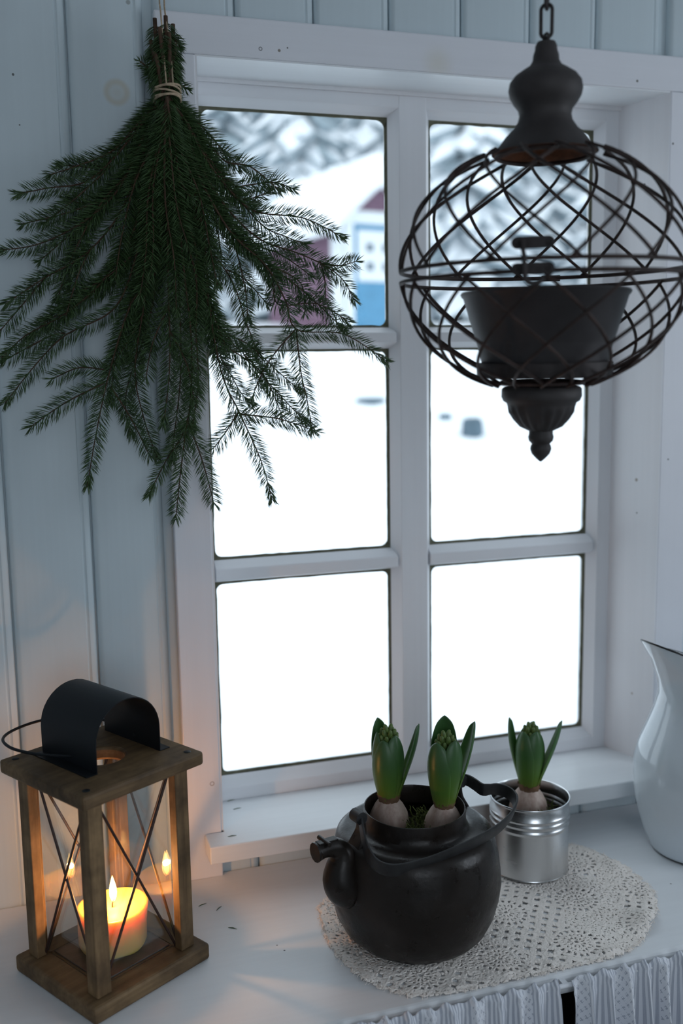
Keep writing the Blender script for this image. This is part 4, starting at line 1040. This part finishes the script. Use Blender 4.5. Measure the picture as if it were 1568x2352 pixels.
B = [
 # main twig, side twigs (pixel polylines), depth at tie and tip
 ([T, (430, 262), (478, 305), (515, 352)], [], -.05, -.045),
 ([T, (425, 265), (480, 330), (520, 372), (575, 383), (640, 436)], [], -.05, -.05),
 ([T, (420, 270), (470, 370), (545, 455), (620, 440)], [], -.05, -.045),
 ([T, (425, 280), (490, 390), (560, 470), (605, 490), (700, 502), (790, 547)], [], -.055, -.06),
 ([T, (430, 290), (520, 420), (600, 515), (660, 545), (705, 562)], [], -.055, -.05),
 ([T, (420, 300), (500, 450), (590, 545), (680, 580), (738, 606), (785, 640), (815, 692)], [([(738, 606), (780, 610), (818, 600)], -.06, -.06), ([(735, 600), (745, 640), (748, 690)], -.06, -.05)], -.055, -.065),
 ([T, (415, 310), (500, 480), (600, 600), (660, 640), (720, 690), (790, 757)], [([(620, 610), (690, 650), (700, 720)], -.06, -.05)], -.05, -.06),
 ([T, (420, 330), (520, 520), (610, 610), (655, 690), (682, 757), (790, 768), (888, 830)], [([(680, 755), (690, 850), (705, 920), (716, 985)], -.07, -.07), ([(680, 755), (640, 800), (605, 850), (578, 915)], -.07, -.06)], -.06, -.075),
 ([T, (410, 330), (465, 520), (480, 700), (510, 860), (552, 952), (600, 1060), (625, 1150)], [([(552, 952), (640, 962), (730, 992)], -.07, -.07), ([(548, 945), (520, 990), (490, 1030)], -.07, -.065), ([(485, 720), (545, 800), (585, 800)], -.06, -.05)], -.06, -.075),
 ([T, (410, 340), (460, 560), (490, 760), (570, 830), (640, 905), (700, 968)], [([(560, 815), (610, 870), (650, 960)], -.06, -.06)], -.06, -.06),
 ([T, (400, 330), (450, 520), (530, 640), (565, 740), (595, 820)], [([(520, 620), (560, 640), (615, 700)], -.05, -.045)], -.05, -.05),
 ([T, (395, 340), (420, 600), (440, 800), (430, 970), (380, 1060), (340, 1140)], [([(430, 965), (415, 1080), (403, 1195)], -.075, -.08), ([(430, 965), (465, 1060), (492, 1160)], -.075, -.075)], -.07, -.075),
 ([T, (375, 350), (365, 600), (300, 700), (250, 860), (220, 1000), (200, 1120)], [([(245, 850), (180, 845), (118, 872)], -.06, -.055), ([(240, 880), (150, 925), (68, 982)], -.065, -.06), ([(255, 890), (300, 960), (345, 1050)], -.065, -.06)], -.065, -.065),
 ([T, (365, 360), (320, 560), (265, 705), (150, 770), (80, 840), (10, 928)], [([(150, 765), (120, 770), (60, 800), (5, 830)], -.05, -.05)], -.06, -.055),
 ([T, (330, 270), (260, 345), (180, 380), (112, 402)], [], -.05, -.04),
 ([T, (335, 275), (250, 375), (190, 420), (110, 432), (40, 446)], [([(255, 380), (180, 450), (100, 515)], -.045, -.04)], -.05, -.04),
 ([T, (340, 290), (275, 430), (190, 510), (90, 560), (0, 575)], [([(250, 455), (150, 490), (48, 515)], -.05, -.04)], -.055, -.05),
 ([T, (345, 310), (280, 480), (200, 580), (100, 640), (10, 700)], [([(110, 630), (60, 690), (0, 760)], -.05, -.05), ([(210, 570), (180, 630), (150, 730)], -.055, -.06)], -.06, -.055),
 ([T, (350, 330), (310, 520), (240, 640), (150, 720), (60, 770), (0, 825)], [([(300, 590), (240, 640), (185, 668)], -.06, -.055)], -.06, -.05),
 ([T, (372, 360), (345, 560), (330, 700), (310, 850), (330, 960), (360, 1050)], [([(330, 720), (290, 790), (255, 840)], -.06, -.06)], -.065, -.06),
 ([T, (385, 360), (385, 600), (390, 800), (385, 900), (375, 975)], [([(390, 760), (430, 840), (445, 920)], -.08, -.075), ([(388, 700), (350, 790), (335, 870)], -.08, -.08)], -.075, -.085),
 ([T, (395, 350), (420, 520), (450, 640), (450, 760), (455, 880), (440, 990)], [([(440, 600), (480, 700), (520, 800)], -.07, -.065)], -.07, -.075),
 ([T, (390, 330), (405, 470), (430, 560)], [], -.085, -.095),
 ([T, (378, 330), (380, 470), (400, 600), (405, 720)], [], -.085, -.095),
 ([T, (365, 320), (340, 450), (335, 580), (320, 690)], [], -.08, -.085),
 ([T, (360, 310), (310, 420), (280, 540), (265, 640)], [], -.07, -.07),
 ([T, (402, 320), (455, 440), (480, 560), (500, 660)], [], -.075, -.075),
 ([T, (355, 300), (300, 390), (230, 470), (170, 580), (130, 690)], [([(230, 480), (160, 540), (90, 600)], -.05, -.045)], -.055, -.05),
 ([T, (405, 310), (470, 420), (530, 540), (560, 650), (570, 740)], [([(530, 540), (590, 590), (640, 660)], -.05, -.045)], -.055, -.05),
 ([T, (392, 360), (410, 650), (415, 850), (400, 1000), (395, 1060)], [], -.06, -.065),
 ([T, (380, 400), (350, 700), (290, 900), (300, 1000)], [], -.05, -.045),
 ([T, (400, 400), (460, 700), (540, 880), (580, 930)], [], -.05, -.045),
]
for main, tw, y0, y1 in B: branch(main, tw, y0, y1)
for bi, (main, tw, y0, y1) in enumerate([q for i_, q in enumerate(B) if i_ % 3 != 2]):      # shorter twigs filling the body of the bundle
    n = len(main); k = min(1.0, .62 + .3 * sr.random()); m2 = []
    du, dv = sr.uniform(-34, 34), sr.uniform(-20, 26)
    for i, (u, v) in enumerate(main):
        f = i / (n - 1); m2.append((T[0] + (u - T[0]) * (1 - (1 - k) * f) + du * f, T[1] + (v - T[1]) * (1 - (1 - k) * f) + dv * f))
    branch(m2, [], y0 - .008 + .02 * sr.random(), min(-.03, y1 + .02 * sr.random()))
# cut stems above the tie
for (u0, u1, v1, y0) in ((372, 355, 40, -.05), (382, 380, 36, -.06), (392, 397, 52, -.05), (378, 366, 62, -.068), (388, 388, 72, -.07), (368, 346, 92, -.055), (396, 402, 100, -.06), (374, 352, 120, -.07), (392, 404, 135, -.068)):
    pts = resample(spline([P3(u0, 232, y0), P3((u0 + u1) / 2 + sr.uniform(-4, 4), 140, y0 - .004), P3(u1, v1, y0)], 10), .0032)
    b = MB().tube(pts, .0030, 7).obj('stem', m_twig, bun, smooth=60)
    nm = MB(); needles_on(nm, pts[:-3][::-1] if len(pts) > 18 else pts, .021, 7, sr); o = nm.obj('needles', m_needle, b); o['kind'] = 'stuff'
for poly in ([(372, 190), (345, 160), (318, 138)], [(395, 150), (410, 190), (432, 205)], [(395, 80), (408, 100), (415, 110)], [(365, 110), (348, 150), (340, 185)]):
    pts = resample(spline([P3(u, v, -.055) for u, v in poly], 8), .003); b = MB().tube(pts, .0012, 5).obj('side_shoot', m_twig, bun, smooth=60)
    nm = MB(); needles_on(nm, pts, .015, 5, sr); o = nm.obj('needles', m_needle, b); o['kind'] = 'stuff'
# twine: wraps round the stems, and a loop up to a nail
wr_ = []
c0 = on_y(384, 216, -.066) - bt_
for k in range(5 * 24 + 1):
    a = 2 * PI * k / 24; wr_.append(c0 + Vector((.0180 * math.cos(a), .0280 * math.sin(a), .0095 - .0190 * k / 120 + .0022 * math.sin(a * 1.3))))
MB().tube(wr_, .0015, 6).obj('twine_tie', m_twine, bun, smooth=60)
top = on_y(371, -60, -.028) - bt_
lp1 = [c0 + Vector((-.004, -.022, .008)), P3(376, 120, -.070), P3(369, 30, -.06), P3(366, 0, -.05), top + Vector((-.002, 0, 0)), top + Vector((0, 0, .003)), top + Vector((.003, 0, 0)), P3(377, 0, -.05), P3(379, 30, -.06), P3(392, 120, -.070), c0 + Vector((.005, -.022, .008))]
MB().tube(spline(lp1, 5), .00115, 6).obj('hanging_loop', m_twine, bun, smooth=60)
nl = MB().tube([top + bt_ + Vector((0, .045, -.002)), top + bt_ + Vector((0, -.006, .0))], .0016, 8)
no = nl.obj('nail', m_iron, None, smooth=50); tag(no, 'iron nail in the wall carrying the spruce bundle', 'nail')
MB().lathe([(.0004, 0), (.0034, 0), (.0034, .001), (.0004, .001)], 12).obj('nail_head', m_iron, no, top + bt_ + Vector((0, -.006, 0))).rotation_euler = (PI / 2, 0, 0)

# ------------------------------------------------------------------ needles dropped on sill and worktop
nd = MB(); nd.tube([(-.007, 0, .0007), (0, .0008, .0009), (.007, 0, .0005)], [.0004, .0007, .0002], 5); nme = nd.mesh('fallen_needle', smooth=60)
for (u, v, z, a, lab, grp) in ((545, 1858, .0765, 0.1, 'green spruce needle lying on the window sill', 'needles on the sill'), (531, 1839, .0765, .2, 'green spruce needle lying on the window sill', 'needles on the sill'), (533, 1921, .0765, 0.0, 'green spruce needle lying on the window sill', 'needles on the sill'),
                               (503, 2087, 0, .8, 'brown spruce needle lying on the worktop beside the lantern', 'needles on the worktop'), (465, 2079, 0, .4, 'brown spruce needle lying on the worktop beside the lantern', 'needles on the worktop'), (534, 2133, 0, -.6, 'brown spruce needle lying on the worktop beside the lantern', 'needles on the worktop')):
    p = on_z(u, v, z); o = link('fallen_needle', nme, m_needle, None, p); o.rotation_euler = (0, 0, a); tag(o, lab, 'needle', grp)
